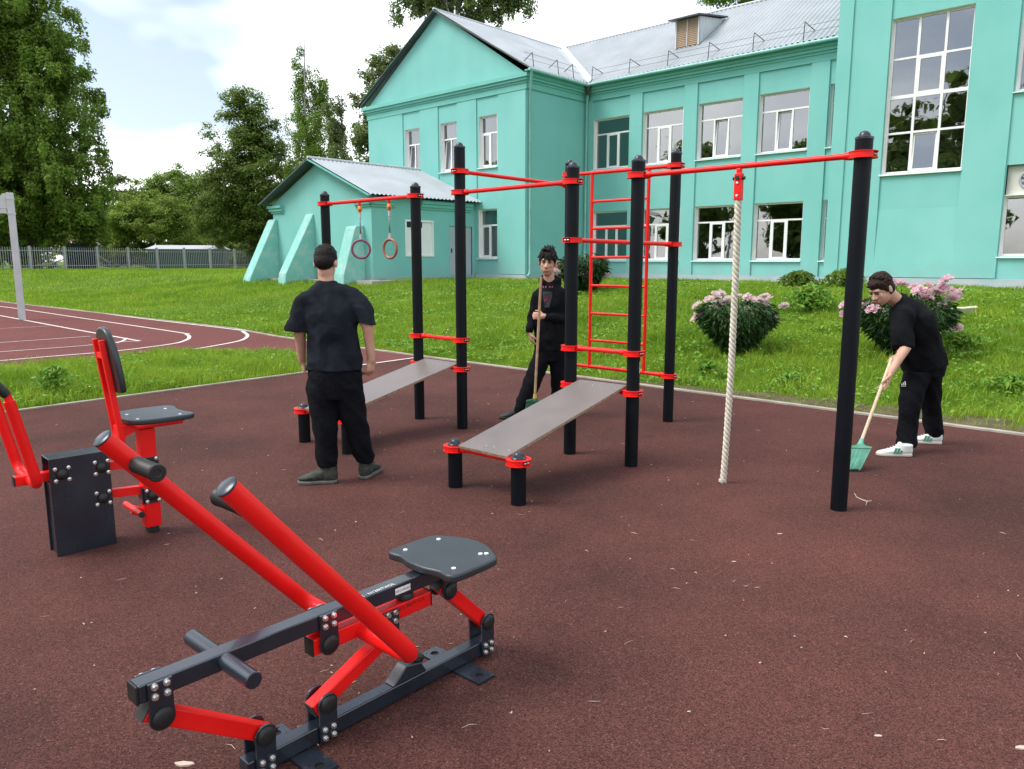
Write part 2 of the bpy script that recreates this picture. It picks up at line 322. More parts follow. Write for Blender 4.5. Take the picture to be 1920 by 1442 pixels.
M['shedgreen'] = pm('shed_green_metal', (0.015, 0.07, 0.06), 0.5, var=0.15, vs=2)
M['navy'] = pm('navy_container_metal', (0.012, 0.022, 0.04), 0.9, spec=0.1, var=0.15, vs=2)
M['salmon'] = pm('salmon_render', (0.42, 0.25, 0.17), 0.9, var=0.08, vs=1)
M['scrap'] = pm('scrap_board', (0.45, 0.46, 0.46), 0.8, var=0.25, vs=4)
M['plank'] = pm('whitewashed_plank', (0.66, 0.63, 0.50), 0.8, col2=(0.48, 0.44, 0.32), vs=6, detail=7, bump=0.3, bs=40)
# glass: a thin reflecting sheet one can look through
g = bpy.data.materials.new('window_glass'); g.use_nodes = True; nt = g.node_tree; nt.nodes.remove(nt.nodes['Principled BSDF'])
tr = nt.nodes.new('ShaderNodeBsdfTransparent'); tr.inputs[0].default_value = (0.62, 0.67, 0.66, 1)
gl = nt.nodes.new('ShaderNodeBsdfGlossy'); gl.inputs['Roughness'].default_value = 0.012; gl.inputs['Color'].default_value = (0.92, 0.95, 0.98, 1)
fr = nt.nodes.new('ShaderNodeFresnel'); fr.inputs['IOR'].default_value = 1.9
nz = nt.nodes.new('ShaderNodeTexNoise'); nz.inputs['Scale'].default_value = 1.3; tcn = nt.nodes.new('ShaderNodeTexCoord'); nt.links.new(tcn.outputs['Object'], nz.inputs['Vector'])
bp = nt.nodes.new('ShaderNodeBump'); bp.inputs['Strength'].default_value = 0.06; bp.inputs['Distance'].default_value = 0.05; nt.links.new(nz.outputs['Fac'], bp.inputs['Height'])
nt.links.new(bp.outputs[0], gl.inputs['Normal'])
mix = nt.nodes.new('ShaderNodeMixShader'); ad = nt.nodes.new('ShaderNodeMath'); ad.operation = 'ADD'; ad.inputs[1].default_value = 0.14; ad.use_clamp = True
nt.links.new(fr.outputs[0], ad.inputs[0]); nt.links.new(ad.outputs[0], mix.inputs[0]); nt.links.new(tr.outputs[0], mix.inputs[1]); nt.links.new(gl.outputs[0], mix.inputs[2])
nt.links.new(mix.outputs[0], nt.nodes['Material Output'].inputs['Surface']); M['glass'] = g
# crumb-rubber surfacing: granules, mottling, fine relief
def rubber(name, c1, c2, c3, speck):
    m = bpy.data.materials.new(name); m.use_nodes = True; nt = m.node_tree; b = nt.nodes['Principled BSDF']; L = nt.links.new
    b.inputs['Roughness'].default_value = 0.85; b.inputs['Specular IOR Level'].default_value = 0.12
    t = nt.nodes.new('ShaderNodeTexCoord')
    def noise(sc, det, rough=0.55):
        n = nt.nodes.new('ShaderNodeTexNoise'); n.inputs['Scale'].default_value = sc; n.inputs['Detail'].default_value = det; n.inputs['Roughness'].default_value = rough; L(t.outputs['Object'], n.inputs['Vector']); return n
    big = noise(0.55, 8, 0.66); gr = nt.nodes.new('ShaderNodeTexVoronoi'); gr.inputs['Scale'].default_value = 210; L(t.outputs['Object'], gr.inputs['Vector'])
    r1 = nt.nodes.new('ShaderNodeValToRGB'); r1.color_ramp.elements[0].position = 0.36; r1.color_ramp.elements[1].position = 0.70
    r1.color_ramp.elements[0].color = (*c1, 1); r1.color_ramp.elements[1].color = (*c2, 1); L(big.outputs['Fac'], r1.inputs['Fac'])
    sp = nt.nodes.new('ShaderNodeSeparateColor'); L(gr.outputs['Color'], sp.inputs[0])
    r2 = nt.nodes.new('ShaderNodeMapRange'); r2.inputs['To Min'].default_value = 0.45; r2.inputs['To Max'].default_value = 1.55; L(sp.outputs[0], r2.inputs['Value'])
    mu = nt.nodes.new('ShaderNodeMix'); mu.data_type = 'RGBA'; mu.blend_type = 'MULTIPLY'; mu.inputs['Factor'].default_value = 1
    L(r1.outputs['Color'], mu.inputs['A']); L(r2.outputs[0], mu.inputs['B'])
    thr = nt.nodes.new('ShaderNodeMath'); thr.operation = 'GREATER_THAN'; thr.inputs[1].default_value = speck; L(sp.outputs[1], thr.inputs[0])
    m2 = nt.nodes.new('ShaderNodeMix'); m2.data_type = 'RGBA'; m2.inputs['B'].default_value = (*c3, 1); L(thr.outputs[0], m2.inputs['Factor']); L(mu.outputs['Result'], m2.inputs['A'])
    L(m2.outputs['Result'], b.inputs['Base Color'])
    md = noise(3.0, 5); bp = nt.nodes.new('ShaderNodeBump'); bp.inputs['Strength'].default_value = 0.6; bp.inputs['Distance'].default_value = 0.004
    L(gr.outputs['Distance'], bp.inputs['Height']); b2 = nt.nodes.new('ShaderNodeBump'); b2.inputs['Strength'].default_value = 0.25; b2.inputs['Distance'].default_value = 0.03
    L(md.outputs['Fac'], b2.inputs['Height']); L(bp.outputs[0], b2.inputs['Normal']); L(b2.outputs[0], b.inputs['Normal'])
    return m
M['rubber'] = rubber('brown_rubber_crumb', (0.062, 0.027, 0.023), (0.120, 0.045, 0.038), (0.17, 0.10, 0.08), 0.988)
M['court'] = rubber('court_rubber_crumb', (0.135, 0.048, 0.044), (0.165, 0.058, 0.052), (0.21, 0.11, 0.10), 0.985)
# ------------------------------------------------------------------ site frame: everything here lies on a grid turned by 43 degrees
AN = R(-43); A = Vector((math.cos(AN), math.sin(AN), 0)); B = Vector((-A.y, A.x, 0)); Z = Vector((0, 0, 1))
C1 = Vector((0.5246, 30.0, 0)); C2 = Vector((3.018, 32.674, 0))
def P2(s, w, z): return C2 + A * s + B * w + Z * z
K = (-1.49, 12.85)
PAD = [K, (12.8, -0.67), (13.5, -9), (-16, -9), (-14.1, -2.55)]
PADJ = (-2.75, 11.28)
COURT = [(-1.49, 12.85), (-5.0, 16.31), (-6.63, 18.26), (-19.96, 30.14), (-44, 50), (-44, 14), (-20, 3.2), (-11.0, 8.0), (-7.63, 11.36), (-7.19, 11.96), (-6.01, 13.06), (-3.91, 13.52), (-2.75, 11.28)]
def inside(poly, X, Y):
    c = np.zeros(np.shape(X), bool); n = len(poly)
    for i in range(n):
        x0, y0 = poly[i]; x1, y1 = poly[(i + 1) % n]
        if y0 == y1: continue
        k = ((y0 > Y) != (y1 > Y)) & (X < (x1 - x0) * (Y - y0) / (y1 - y0) + x0); c ^= k
    return c
def pdist(poly, X, Y):
    d = np.full(np.shape(X), 1e9); n = len(poly)
    for i in range(n):
        x0, y0 = poly[i]; x1, y1 = poly[(i + 1) % n]; dx, dy = x1 - x0, y1 - y0
        t = np.clip(((X - x0) * dx + (Y - y0) * dy) / (dx * dx + dy * dy), 0, 1)
        d = np.minimum(d, np.hypot(X - x0 - t * dx, Y - y0 - t * dy))
    return d
def play(X, Y): return inside(PAD, X, Y) | inside(COURT, X, Y)
def zt(X, Y):
    X = np.asarray(X, float); Y = np.asarray(Y, float)
    d = np.minimum(pdist(PAD, X, Y), pdist(COURT, X, Y)); t = np.clip(d / 10.0, 0, 1)
    z = 0.86 * t * t * (3 - 2 * t) - 0.012 + 0.018 * np.sin(X * 1.3 + Y * 0.7) * np.sin(Y * 0.9 - X * 0.4) * np.clip(d, 0, 1)
    return np.where(play(X, Y), -0.08, z)
def ztf(x, y): return float(zt(np.array([x]), np.array([y]))[0])
def ghit(px, py):
    d = ray(px, py); p = gp(px, py, 0)
    for _ in range(30): p = gp(px, py, max(0, ztf(p.x, p.y)) * 0.5 + 0.5 * p.z)
    return p
# ground sheet
def axis(lo, hi, c0, c1, fine, coarse):
    a = np.concatenate([np.arange(lo, c0, coarse), np.arange(c0, c1, fine), np.arange(c1, hi + coarse, coarse)]); return a
gx = axis(-300, 300, -26, 20, 0.5, 10.0); gy = axis(-60, 500, -10, 40, 0.5, 10.0)
GX, GY = np.meshgrid(gx, gy); GZ = zt(GX, GY); nx, ny = len(gx), len(gy)
V = np.stack([GX.ravel(), GY.ravel(), GZ.ravel()], 1); I = np.arange(nx * ny).reshape(ny, nx)
q = np.stack([I[:-1, :-1].ravel(), I[:-1, 1:].ravel(), I[1:, 1:].ravel(), I[1:, :-1].ravel()], 1)
T = np.concatenate([q[:, [0, 1, 2]], q[:, [0, 2, 3]]])
me = fastmesh('ground', V, T); me.polygons.foreach_set('use_smooth', [True] * len(me.polygons))
tagp(link_mesh('ground', me, M['ground']), kind='structure')
def slab(name, poly, z0, z1, mat):
    m = MB(); m.prism(poly, lambda u, v, t: Vector((u, v, t)), z0, z1); return m.build(name, mat, kind='structure')
slab('rubber_pad', PAD, -0.2, 0.0, M['rubber'])
slab('sports_court', COURT, -0.2, -0.004, M['court'])
def strip(name, pts, w, z, mat, th=0.0, closed=False):
    """flat ribbon (or low kerb when th > 0) along a poly-line"""
    m = MB(); pts = [Vector((p[0], p[1], 0)) for p in pts]; n = len(pts); L = []
    for i in range(n):
        a = pts[max(0, i - 1)]; b = pts[min(n - 1, i + 1)]; t = (b - a).normalized(); s = Vector((-t.y, t.x, 0))
        L.append((pts[i] + s * w / 2, pts[i] - s * w / 2))
    vs = []; fs = []
    for l, r in L: vs += [l + Z * z, r + Z * z]
    for i in range(n - 1): fs.append((2 * i, 2 * i + 1, 2 * i + 3, 2 * i + 2))
    m.add(vs, fs)
    if th:
        m.f = []
        m.v = []
        for (l0, r0), (l1, r1) in zip(L[:-1], L[1:]):
            m.add([l0 + Z * (z - th), r0 + Z * (z - th), r1 + Z * (z - th), l1 + Z * (z - th), l0 + Z * z, r0 + Z * z, r1 + Z * z, l1 + Z * z],
                  [(4, 5, 6, 7), (0, 1, 5, 4), (1, 2, 6, 5), (2, 3, 7, 6), (3, 0, 4, 7)])
    return m.build(name, mat, kind='structure')
def wobble(p, q, n, a=0.01):
    p, q = Vector((*p, 0)), Vector((*q, 0)); d = (q - p).normalized(); s = Vector((-d.y, d.x, 0))
    return [tuple((p.lerp(q, i / n) + s * random.uniform(-a, a))[:2]) for i in range(n + 1)]
strip('kerb', wobble(K, (12.8, -0.67), 40, 0.006), 0.07, 0.018, M['kerb'], 0.15)
strip('kerb', wobble(PADJ, (-14.1, -2.55), 40, 0.006), 0.055, 0.014, M['kerb'], 0.15)
strip('kerb', wobble(PADJ, K, 6, 0.003), 0.06, 0.004, M['line'])
strip('kerb', [(-1.49, 12.87), (-5.0, 16.34), (-6.63, 18.29), (-19.96, 30.17), (-44, 50.03)], 0.07, 0.014, M['kerb'], 0.15)
strip('kerb', [(-20, 3.2), (-11.0, 8.0), (-7.63, 11.36), (-7.19, 11.96), (-6.01, 13.06), (-3.91, 13.52), (-2.85, 11.45)], 0.06, 0.012, M['kerb'], 0.15)
def pline(pp, w=0.075, smooth=True):
    pts = [gp(x, y, 0)[:2] for x, y in pp]
    if smooth:                     # Catmull-Rom through the measured points
        P = [Vector(p) for p in pts]; P = [P[0] * 2 - P[1]] + P + [P[-1] * 2 - P[-2]]; out = []
        for i in range(1, len(P) - 2):
            for k in range(8):
                t = k / 8; a, b, c, d = P[i - 1], P[i], P[i + 1], P[i + 2]
                out.append(tuple(0.5 * ((2 * b) + (c - a) * t + (2 * a - 5 * b + 4 * c - d) * t * t + (3 * b - a - 3 * c + d) * t ** 3)))
        out.append(tuple(P[-2])); pts = out
    strip('court_line', pts, w, 0.001 + random.random() * 0.002, M['line'])
pline([(-120, 553), (44, 568.5), (240, 594), (437, 617.5), (455, 622), (464, 629), (455, 637), (431, 643), (398, 649), (362, 655)])
pline([(-150, 557), (0, 574.5), (150, 596), (330, 622.5), (349, 627), (355, 632), (348, 638), (321, 645), (219, 658), (110, 667), (0, 676.5)])
pline([(-120, 575), (0, 591.8), (130, 616), (262, 639.5)], smooth=False)
pline([(0, 642.5), (80, 637), (170, 630.5)], 0.05)
pline([(-20, 661.5), (80, 654), (159, 648), (214, 642), (262, 639.5)], 0.05)
pline([(218, 643), (228, 640), (234, 637), (236, 633.5)], 0.06)
pline([(-20, 617), (50, 613.5), (95, 611)], 0.035)
# trodden bare soil along the kerb on the right
pts_in, pts_out = [], []
kd = Vector((12.8 + 1.49, -0.67 - 12.85, 0)).normalized(); kn = Vector((-kd.y, kd.x, 0)); k0 = Vector((*K, 0))
m = MB(); prev = None
for i in range(60):
    t = 3.6 + i * 0.13; wd = (0.12 + 0.45 * min(1, i / 22)) * (0.8 + 0.35 * math.sin(i * 1.7) * math.sin(i * 0.63)) + 0.05 * random.random()
    p = k0 + kd * t + kn * 0.04; qn = k0 + kd * t + kn * (0.06 + wd)
    zz = max(ztf(p.x, p.y), ztf(qn.x, qn.y), -0.01) + 0.012
    cur = (Vector((p.x, p.y, 0.008)), Vector((qn.x, qn.y, zz + 0.012)))
    if prev: m.add([prev[0], cur[0], cur[1], prev[1]], [(0, 1, 2, 3)])
    prev = cur
m.build('soil', M['soil'], kind='structure')
# concrete apron round the school
def apron(poly, z=0.885, th=0.10):
    m = MB(); m.prism(poly, lambda u, v, t: P2(u, v, t), z - 0.5, z); m.build('pavement', M['concrete'], kind='structure')
# ------------------------------------------------------------------ grass
def blades(pos, hgt, wid, lean, seed):
    r = np.random.default_rng(seed); n = len(pos); an = r.random(n) * 2 * np.pi; la = an + r.normal(0, 0.9, n)
    ux, uy = np.cos(an), np.sin(an); lx, ly = np.cos(la), np.sin(la)
    h = hgt; w = wid * 0.5; V = np.zeros((n, 5, 3))
    for k, (f, hh, ww) in enumerate(((0, 0, 1), (0, 0, -1), (0.35, 0.6, 0.8), (0.35, 0.6, -0.8), (1.0, 0.95, 0))):
        V[:, k, 0] = pos[:, 0] + ux * w * ww + lx * lean * h * f; V[:, k, 1] = pos[:, 1] + uy * w * ww + ly * lean * h * f
        V[:, k, 2] = pos[:, 2] + h * hh * np.sqrt(np.maximum(0.1, 1 - (lean * f) ** 2 * 0.4)) - (0.015 if hh == 0 else 0)
    b = np.arange(n)[:, None] * 5
    T = np.concatenate([b + np.array([[0, 1, 3]]), b + np.array([[0, 3, 2]]), b + np.array([[2, 3, 4]])])
    return V.reshape(-1, 3), T
BLD = [(-9.9, -9.6), (0, 0)]
def blocked(X, Y):
    s = (X - C2.x) * A.x + (Y - C2.y) * A.y; w = (X - C2.x) * B.x + (Y - C2.y) * B.y
    m = (s > -10.2) & (s < -0.2 + 0.9) & (w > -4.35); m |= (s > -0.5) & (w > -0.75); m |= (s > 10.0) & (w > -1.75)
    m |= (s > -10.2) & (s < -2.3) & (w > -9.15)
    return m
def scatter(n, x0, x1, y0, y1, seed, edge=0.05, dens=None):
    r = np.random.default_rng(seed); X = r.uniform(x0, x1, n); Y = r.uniform(y0, y1, n)
    d = np.minimum(pdist(PAD, X, Y), pdist(COURT, X, Y))
    vis = (np.abs(X) < 0.70 * Y + 1.2) & (Y > 0)
    k = vis & ~play(X, Y) & (d > edge) & ~blocked(X, Y)
    # worn soil strip stays thin
    t = (X - K[0]) * kd.x + (Y - K[1]) * kd.y; q = (X - K[0]) * kn.x + (Y - K[1]) * kn.y
    worn = (t > 4) & (t < 12) & (q > 0) & (q < 0.12 + 0.45 * np.clip((t - 3.6) / 2.9, 0, 1))
    k &= ~(worn & (r.random(n) > 0.30))
    X, Y = X[k], Y[k]; return np.stack([X, Y, zt(X, Y)], 1), r
def lump(X, Y): return 0.5 + 0.5 * np.sin(X * 2.1 + 1.3 * np.sin(Y * 1.7)) * np.sin(Y * 2.6 + np.sin(X * 1.1))
VV, TT = [], []; off = 0
for (n, x0, x1, y0, y1, h, w, sd) in ((210000, -9, 7.5, 6.5, 14.5, 0.105, 0.0075, 1), (150000, -14, 12, 12.5, 22, 0.115, 0.011, 2), (120000, -22, 17, 20, 34, 0.12, 0.017, 3), (90000, -48, -4, 26, 64, 0.13, 0.034, 4)):
    p, r = scatter(n, x0, x1, y0, y1, sd); hh = h * (0.50 + 0.8 * r.random(len(p))) * (0.55 + 0.8 * lump(p[:, 0], p[:, 1])) * np.where((p[:, 0] < -1.6) & (p[:, 1] < 13.5), 1.5, 1.0)
    # lower in trodden edge zones
    d = np.minimum(pdist(PAD, p[:, 0], p[:, 1]), pdist(COURT, p[:, 0], p[:, 1])); hh *= np.clip(0.5 + d * 0.9, 0.5, 1)
    ww = w * (0.7 + 0.6 * r.random(len(p))); le = 0.25 + 0.6 * r.random(len(p))
    v, t = blades(p, hh, ww, le, sd + 50); VV.append(v); TT.append(t + off); off += len(v)
# taller tufts here and there
p, r = scatter(1500, -9, 9, 7, 18, 21)
P3 = np.repeat(p, 26, 0) + np.concatenate([r.normal(0, 0.055, (len(p) * 26, 2)), np.zeros((len(p) * 26, 1))], 1)
k = ~play(P3[:, 0], P3[:, 1]); P3 = P3[k]
v, t = blades(P3, 0.13 + 0.13 * r.random(len(P3)), 0.007 + 0.005 * r.random(len(P3)), 0.35 + 0.75 * r.random(len(P3)), 77); VV.append(v); TT.append(t + off); off += len(v)
tagp(link_mesh('grass', fastmesh('grass', np.concatenate(VV), np.concatenate(TT)), M['grass']), kind='stuff')
def leafcards(pos, nrm, size, aspect, seed, curl=0.25):
    """one bent rhombic leaf per position; nrm = leaf normal, random spin"""
    r = np.random.default_rng(seed); n = len(pos)
    nrm = nrm / np.maximum(1e-6, np.linalg.norm(nrm, axis=1, keepdims=True)); ref = r.normal(0, 1, (n, 3))
    u = np.cross(nrm, ref); u /= np.maximum(1e-6, np.linalg.norm(u, axis=1, keepdims=True)); v = np.cross(nrm, u)
    s = size[:, None] * 0.5; a = s * aspect
    V = np.stack([pos - u * s, pos - v * a + nrm * s * curl, pos + u * s, pos + v * a + nrm * s * curl], 1)
    b = np.arange(n)[:, None] * 4; T = np.concatenate([b + np.array([[0, 1, 2]]), b + np.array([[0, 2, 3]])])
    return V.reshape(-1, 3), T
# broad-leaved weeds (clover, dandelion, plantain) between the grass
VV, TT = [], []; off = 0
for (n, x0, x1, y0, y1, sz, sd) in ((60000, -9, 7.5, 6.5, 14.5, 0.050, 31), (40000, -12, 11, 12, 24, 0.075, 32)):
    p, r = scatter(n, x0, x1, y0, y1, sd); k = r.random(len(p)) < 0.10 + 0.9 * (lump(p[:, 0] * 1.7 + 3, p[:, 1] * 1.5) > 0.55); p = p[k]
    p[:, 2] += 0.03 + 0.09 * r.random(len(p)); nr = r.normal(0, 0.45, (len(p), 3)); nr[:, 2] += 1
    v, t = leafcards(p, nr, sz * (0.6 + 0.9 * r.random(len(p))), 0.55, sd); VV.append(v); TT.append(t + off); off += len(v)
tagp(link_mesh('weeds', fastmesh('weeds', np.concatenate(VV), np.concatenate(TT)), M['weed']), kind='stuff')
# tiny white clover heads / daisies
p, r = scatter(700, -9, 12, 7, 24, 41, 0.3); k = lump(p[:, 0] * 0.8 + 1, p[:, 1] * 0.9) > 0.72; p = p[k]; p[:, 2] += 0.11 + 0.05 * r.random(len(p))
v, t = leafcards(p, np.tile([[0.1, -0.4, 1.0]], (len(p), 1)), 0.014 + 0.014 * r.random(len(p)), 0.9, 42)
tagp(link_mesh('white_clover', fastmesh('white_clover', v, t), M['white']), kind='stuff')
# straw and chips lying on the rubber
m = MB(); rr = random.Random(5)
for i in range(300):
    Y = 1.7 + 9.5 * rr.random() ** 1.5; X = rr.uniform(-0.7, 0.7) * Y + rr.uniform(-0.3, 0.3)
    if not bool(inside(PAD, np.array([X]), np.array([Y]))[0]): continue
    an = rr.uniform(0, math.pi) if rr.random() < 0.5 else rr.gauss(0.3, 0.5); L = rr.choice([0.008, 0.010, 0.014, 0.03, 0.055]) * rr.uniform(0.7, 1.3); w = rr.uniform(0.0012, 0.0022) if L > 0.02 else rr.uniform(0.003, 0.0055)
    d = Vector((math.cos(an), math.sin(an), 0)); s = Vector((-d.y, d.x, 0)); c = Vector((X, Y, 0.002)); bend = s * rr.uniform(-0.25, 0.25) * L
    m.add([c - d * L / 2 - s * w / 2, c - s * w / 2 + bend, c + d * L / 2, c + s * w / 2 + bend, c - d * L / 2 + s * w / 2, c + Z * w * 1.2 + bend], [(0, 1, 5, 4), (1, 2, 5), (2, 3, 5), (3, 4, 5)])
m.build('straw_litter', M['straw'], kind='stuff')
# ------------------------------------------------------------------ school
school = thing('school_building', 'two-storey turquoise school with white windows and grey corrugated roof', 'building', tuple(C2 + Z * 0.85))
ZF = 0.80
def wallsheet(m, fn, u0, u1, z0, z1, holes):
    us = sorted({u0, u1, *[h[0] for h in holes], *[h[1] for h in holes]}); zs = sorted({z0, z1, *[h[2] for h in holes], *[h[3] for h in holes]})
    us = [u for u in us if u0 <= u <= u1]; zs = [z for z in zs if z0 <= z <= z1]
    for a, b in zip(us[:-1], us[1:]):
        for c, d in zip(zs[:-1], zs[1:]):
            if any(h[0] <= (a + b) / 2 <= h[1] and h[2] <= (c + d) / 2 <= h[3] for h in holes): continue
            m.add([fn(a, c), fn(b, c), fn(b, d), fn(a, d)], [(0, 1, 2, 3)])
def pbox(m, s0, s1, w0, w1, z0, z1, org=None):
    m.box(P2(s0, w0, z0), A * (s1 - s0), B * (w1 - w0), Z * (z1 - z0)); return m
GW = -3.656                                     # plane of the gable wall, counted from the main facade
UP, LO = (5.245, 7.19), (1.61, 3.56)
main_s = [(0.40, 2.13), (2.77, 4.53), (5.13, 6.86), (7.47, 9.21), (9.87, 11.6)]
gab_s = [(-7.10, -6.12), (-4.80, -3.80), (-2.52, -1.49)]
wing_big = (11.95, 14.08, 4.15, 8.52); wing_up = (15.22, 17.35, 6.07, 8.6); wing_lo = (15.2, 17.35, 1.72, 4.15)
more_up = [(18.5, 20.6, 6.07, 8.6), (18.5, 20.6, 1.72, 4.15)]
# walls
m = MB(); h = [(a, b, *z) for a, b in main_s for z in (UP, LO)]
wallsheet(m, lambda u, z: P2(u, 0, z), 0, 10.5, ZF, 8.62, h); m.build('wall', M['teal'], school)
m = MB(); h = [(a, b, *UP) for a, b in gab_s] + [(-2.57, -1.52, 1.70, 3.62)]
wallsheet(m, lambda u, z: P2(u, GW, z), -9.65, 0, ZF, 8.45, h)
m.add([P2(-9.65, GW, 8.45), P2(0, GW, 8.45), P2(-4.85, GW, 11.55)], [(0, 1, 2)]); m.build('wall', M['teal'], school)
m = MB(); m.add([P2(0, GW, ZF), P2(0, 0, ZF), P2(0, 0, 8.6), P2(0, GW, 8.6)], [(0, 1, 2, 3)]); m.build('wall', M['teal'], school)
m = MB(); wallsheet(m, lambda u, z: P2(u, -1.0, z), 10.44, 24, ZF, 11.6, [wing_big, wing_up, wing_lo] + more_up)
m.add([P2(10.44, -1, ZF), P2(10.44, 9, ZF), P2(10.44, 9, 11.6), P2(10.44, -1, 11.6)], [(3, 2, 1, 0)])
m.add([P2(24, -1, ZF), P2(24, 9, ZF), P2(24, 9, 11.6), P2(24, -1, 11.6)], [(0, 1, 2, 3)]); m.build('wall', M['teal'], school)
m = MB()                                         # outer walls away from the camera close the volume
m.add([P2(-9.65, GW, ZF), P2(-9.65, 12, ZF), P2(-9.65, 12, 8.45), P2(-9.65, GW, 8.45)], [(3, 2, 1, 0)])
m.add([P2(-9.65, 12, ZF), P2(24, 12, ZF), P2(24, 12, 8.5), P2(-9.65, 12, 8.5)], [(0, 1, 2, 3)]); m.build('wall', M['teal'], school)
# piers, frieze, cornice stand proud of the recessed bays
def piers(bays, u0, u1, w, z0, z1, zf, pr=0.055):
    m = MB(); xs = [u0] + [v for b in bays for v in b] + [u1]
    for a, b in zip(xs[::2], xs[1::2]):
        if b > a: m.box(P2(a, w - pr, z0), A * (b - a), B * (pr - 0.003), Z * (zf - z0))
    for a, b in bays:
        m.box(P2(a, w - 0.03, ZF), A * (b - a), B * 0.027, Z * (z0 - ZF)) if False else None
    return m
m = piers([(a - 0.03, b + 0.03) for a, b in main_s[:4]] + [(9.84, 10.5)], 0.0, 10.5, 0, 1.06, 7.92, 7.92); m.build('pier', M['teal'], school)
m = piers([(-7.2, -6.05), (-4.9, -3.74), (-2.62, -1.42)], -9.65, 0.0, GW, 1.06, 7.9, 7.9, 0.04); m.build('pier', M['teal'], school)
m = MB()
for a, b, z0, z1 in ((10.44, 11.93, ZF + .3, 11.6), (14.1, 15.17, ZF + .3, 11.6), (17.4, 18.45, ZF + .3, 11.6), (20.65, 24, ZF + .3, 11.6)):
    m.box(P2(a, -1.055, z0), A * (b - a), B * 0.052, Z * (z1 - z0))
m.add([P2(11.93, -1.004, ZF + .3), P2(14.1, -1.004, ZF + .3), P2(14.1, -1.004, 3.1), P2(11.93, -1.004, 3.1), P2(11.93, -1.055, ZF + .3), P2(14.1, -1.055, ZF + .3), P2(14.1, -1.055, 1.5), P2(11.93, -1.055, 1.5)], [(4, 5, 6, 7), (7, 6, 2, 3), (0, 4, 7, 3), (1, 2, 6, 5)])
m.box(P2(10.44, -1.10, ZF + .3), A * 0.42, B * 0.042, Z * 10.5)
m.build('pier', M['teal'], school)
def moulding(name, segs, steps):
    m = MB()
    for (s0, s1, w, out) in segs:
        for pr, z0, z1 in steps: m.box(P2(s0 - (pr if out == 'g' else 0), w - pr, z0), A * (s1 - s0 + (2 * pr if out == 'g' else 0)), B * (pr - 0.004), Z * (z1 - z0))
    return m
ST = [(0.062, 7.92, 8.14), (0.10, 8.14, 8.22), (0.17, 8.22, 8.32), (0.24, 8.32, 8.46)]
m = moulding('cornice', [(0.24, 10.5, 0, 'm')], ST); m.build('cornice', M['teal2'], school)
m = moulding('cornice', [(-9.65, 0, GW, 'g')], [(p, z0 - 0.03, z1 - 0.03) for p, z0, z1 in ST]); m.build('cornice', M['teal2'], school)
for pr, z0, z1 in ST: m = MB(); m.box(P2(0.004, GW - 0.0, z0 - 0.005), A * (pr - 0.004), B * (-GW - pr), Z * (z1 - z0)); m.build('cornice', M['teal2'], school)
m = MB()
m.box(P2(0, -0.10, ZF - .2), A * 10.4, B * 0.096, Z * (1.06 - ZF + .2)); m.box(P2(-2.7, GW - 0.07, ZF - .2), A * 2.75, B * 0.066, Z * (1.04 - ZF + .2))
m.box(P2(0.004, GW - 0.07, ZF - .2), A * 0.07, B * (-GW - .03), Z * (1.04 - ZF + .2)); m.box(P2(10.40, -1.13, ZF - .2), A * 13.6, B * 0.126, Z * (1.08 - ZF + .2))
m.box(P2(10.40, -1.004, ZF - .2), A * 0.03, B * .9, Z * (1.08 - ZF + .2))
m.build('plinth', M['plinth'], school)
# interiors one sees through the panes
m = MB()
def room(s0, s1, w0, w1, z0, z1, m):
    m.add([P2(s0, w1, z0), P2(s1, w1, z0), P2(s1, w1, z1), P2(s0, w1, z1)], [(0, 1, 2, 3)])
    m.add([P2(s0, w0, z0), P2(s1, w0, z0), P2(s1, w1, z0), P2(s0, w1, z0)], [(0, 1, 2, 3)]); m.add([P2(s0, w0, z1), P2(s1, w0, z1), P2(s1, w1, z1), P2(s0, w1, z1)], [(3, 2, 1, 0)])
    for s in (s0, s1): m.add([P2(s, w0, z0), P2(s, w1, z0), P2(s, w1, z1), P2(s, w0, z1)], [(0, 1, 2, 3)])
for z0, z1 in ((0.95, 4.2), (4.4, 8.0)):
    room(0.25, 2.35, 0.04, 4.5, z0, z1, m); room(2.4, 7.1, 0.04, 5, z0, z1, m); room(7.2, 11.9, 0.04, 5, z0, z1, m)
    room(-9.5, -5.5, GW + .04, GW + 3.4, z0, z1, m); room(-5.4, -0.2, GW + .04, GW + 3.4, z0, z1, m)
room(11.3, 14.6, -0.9, 4, 0.95, 11, m); room(14.7, 21, -0.9, 4, 0.95, 4.9, m); room(14.7, 21, -0.9, 4, 5.0, 11, m)
m.build('interior_wall', M['inwall'], school)
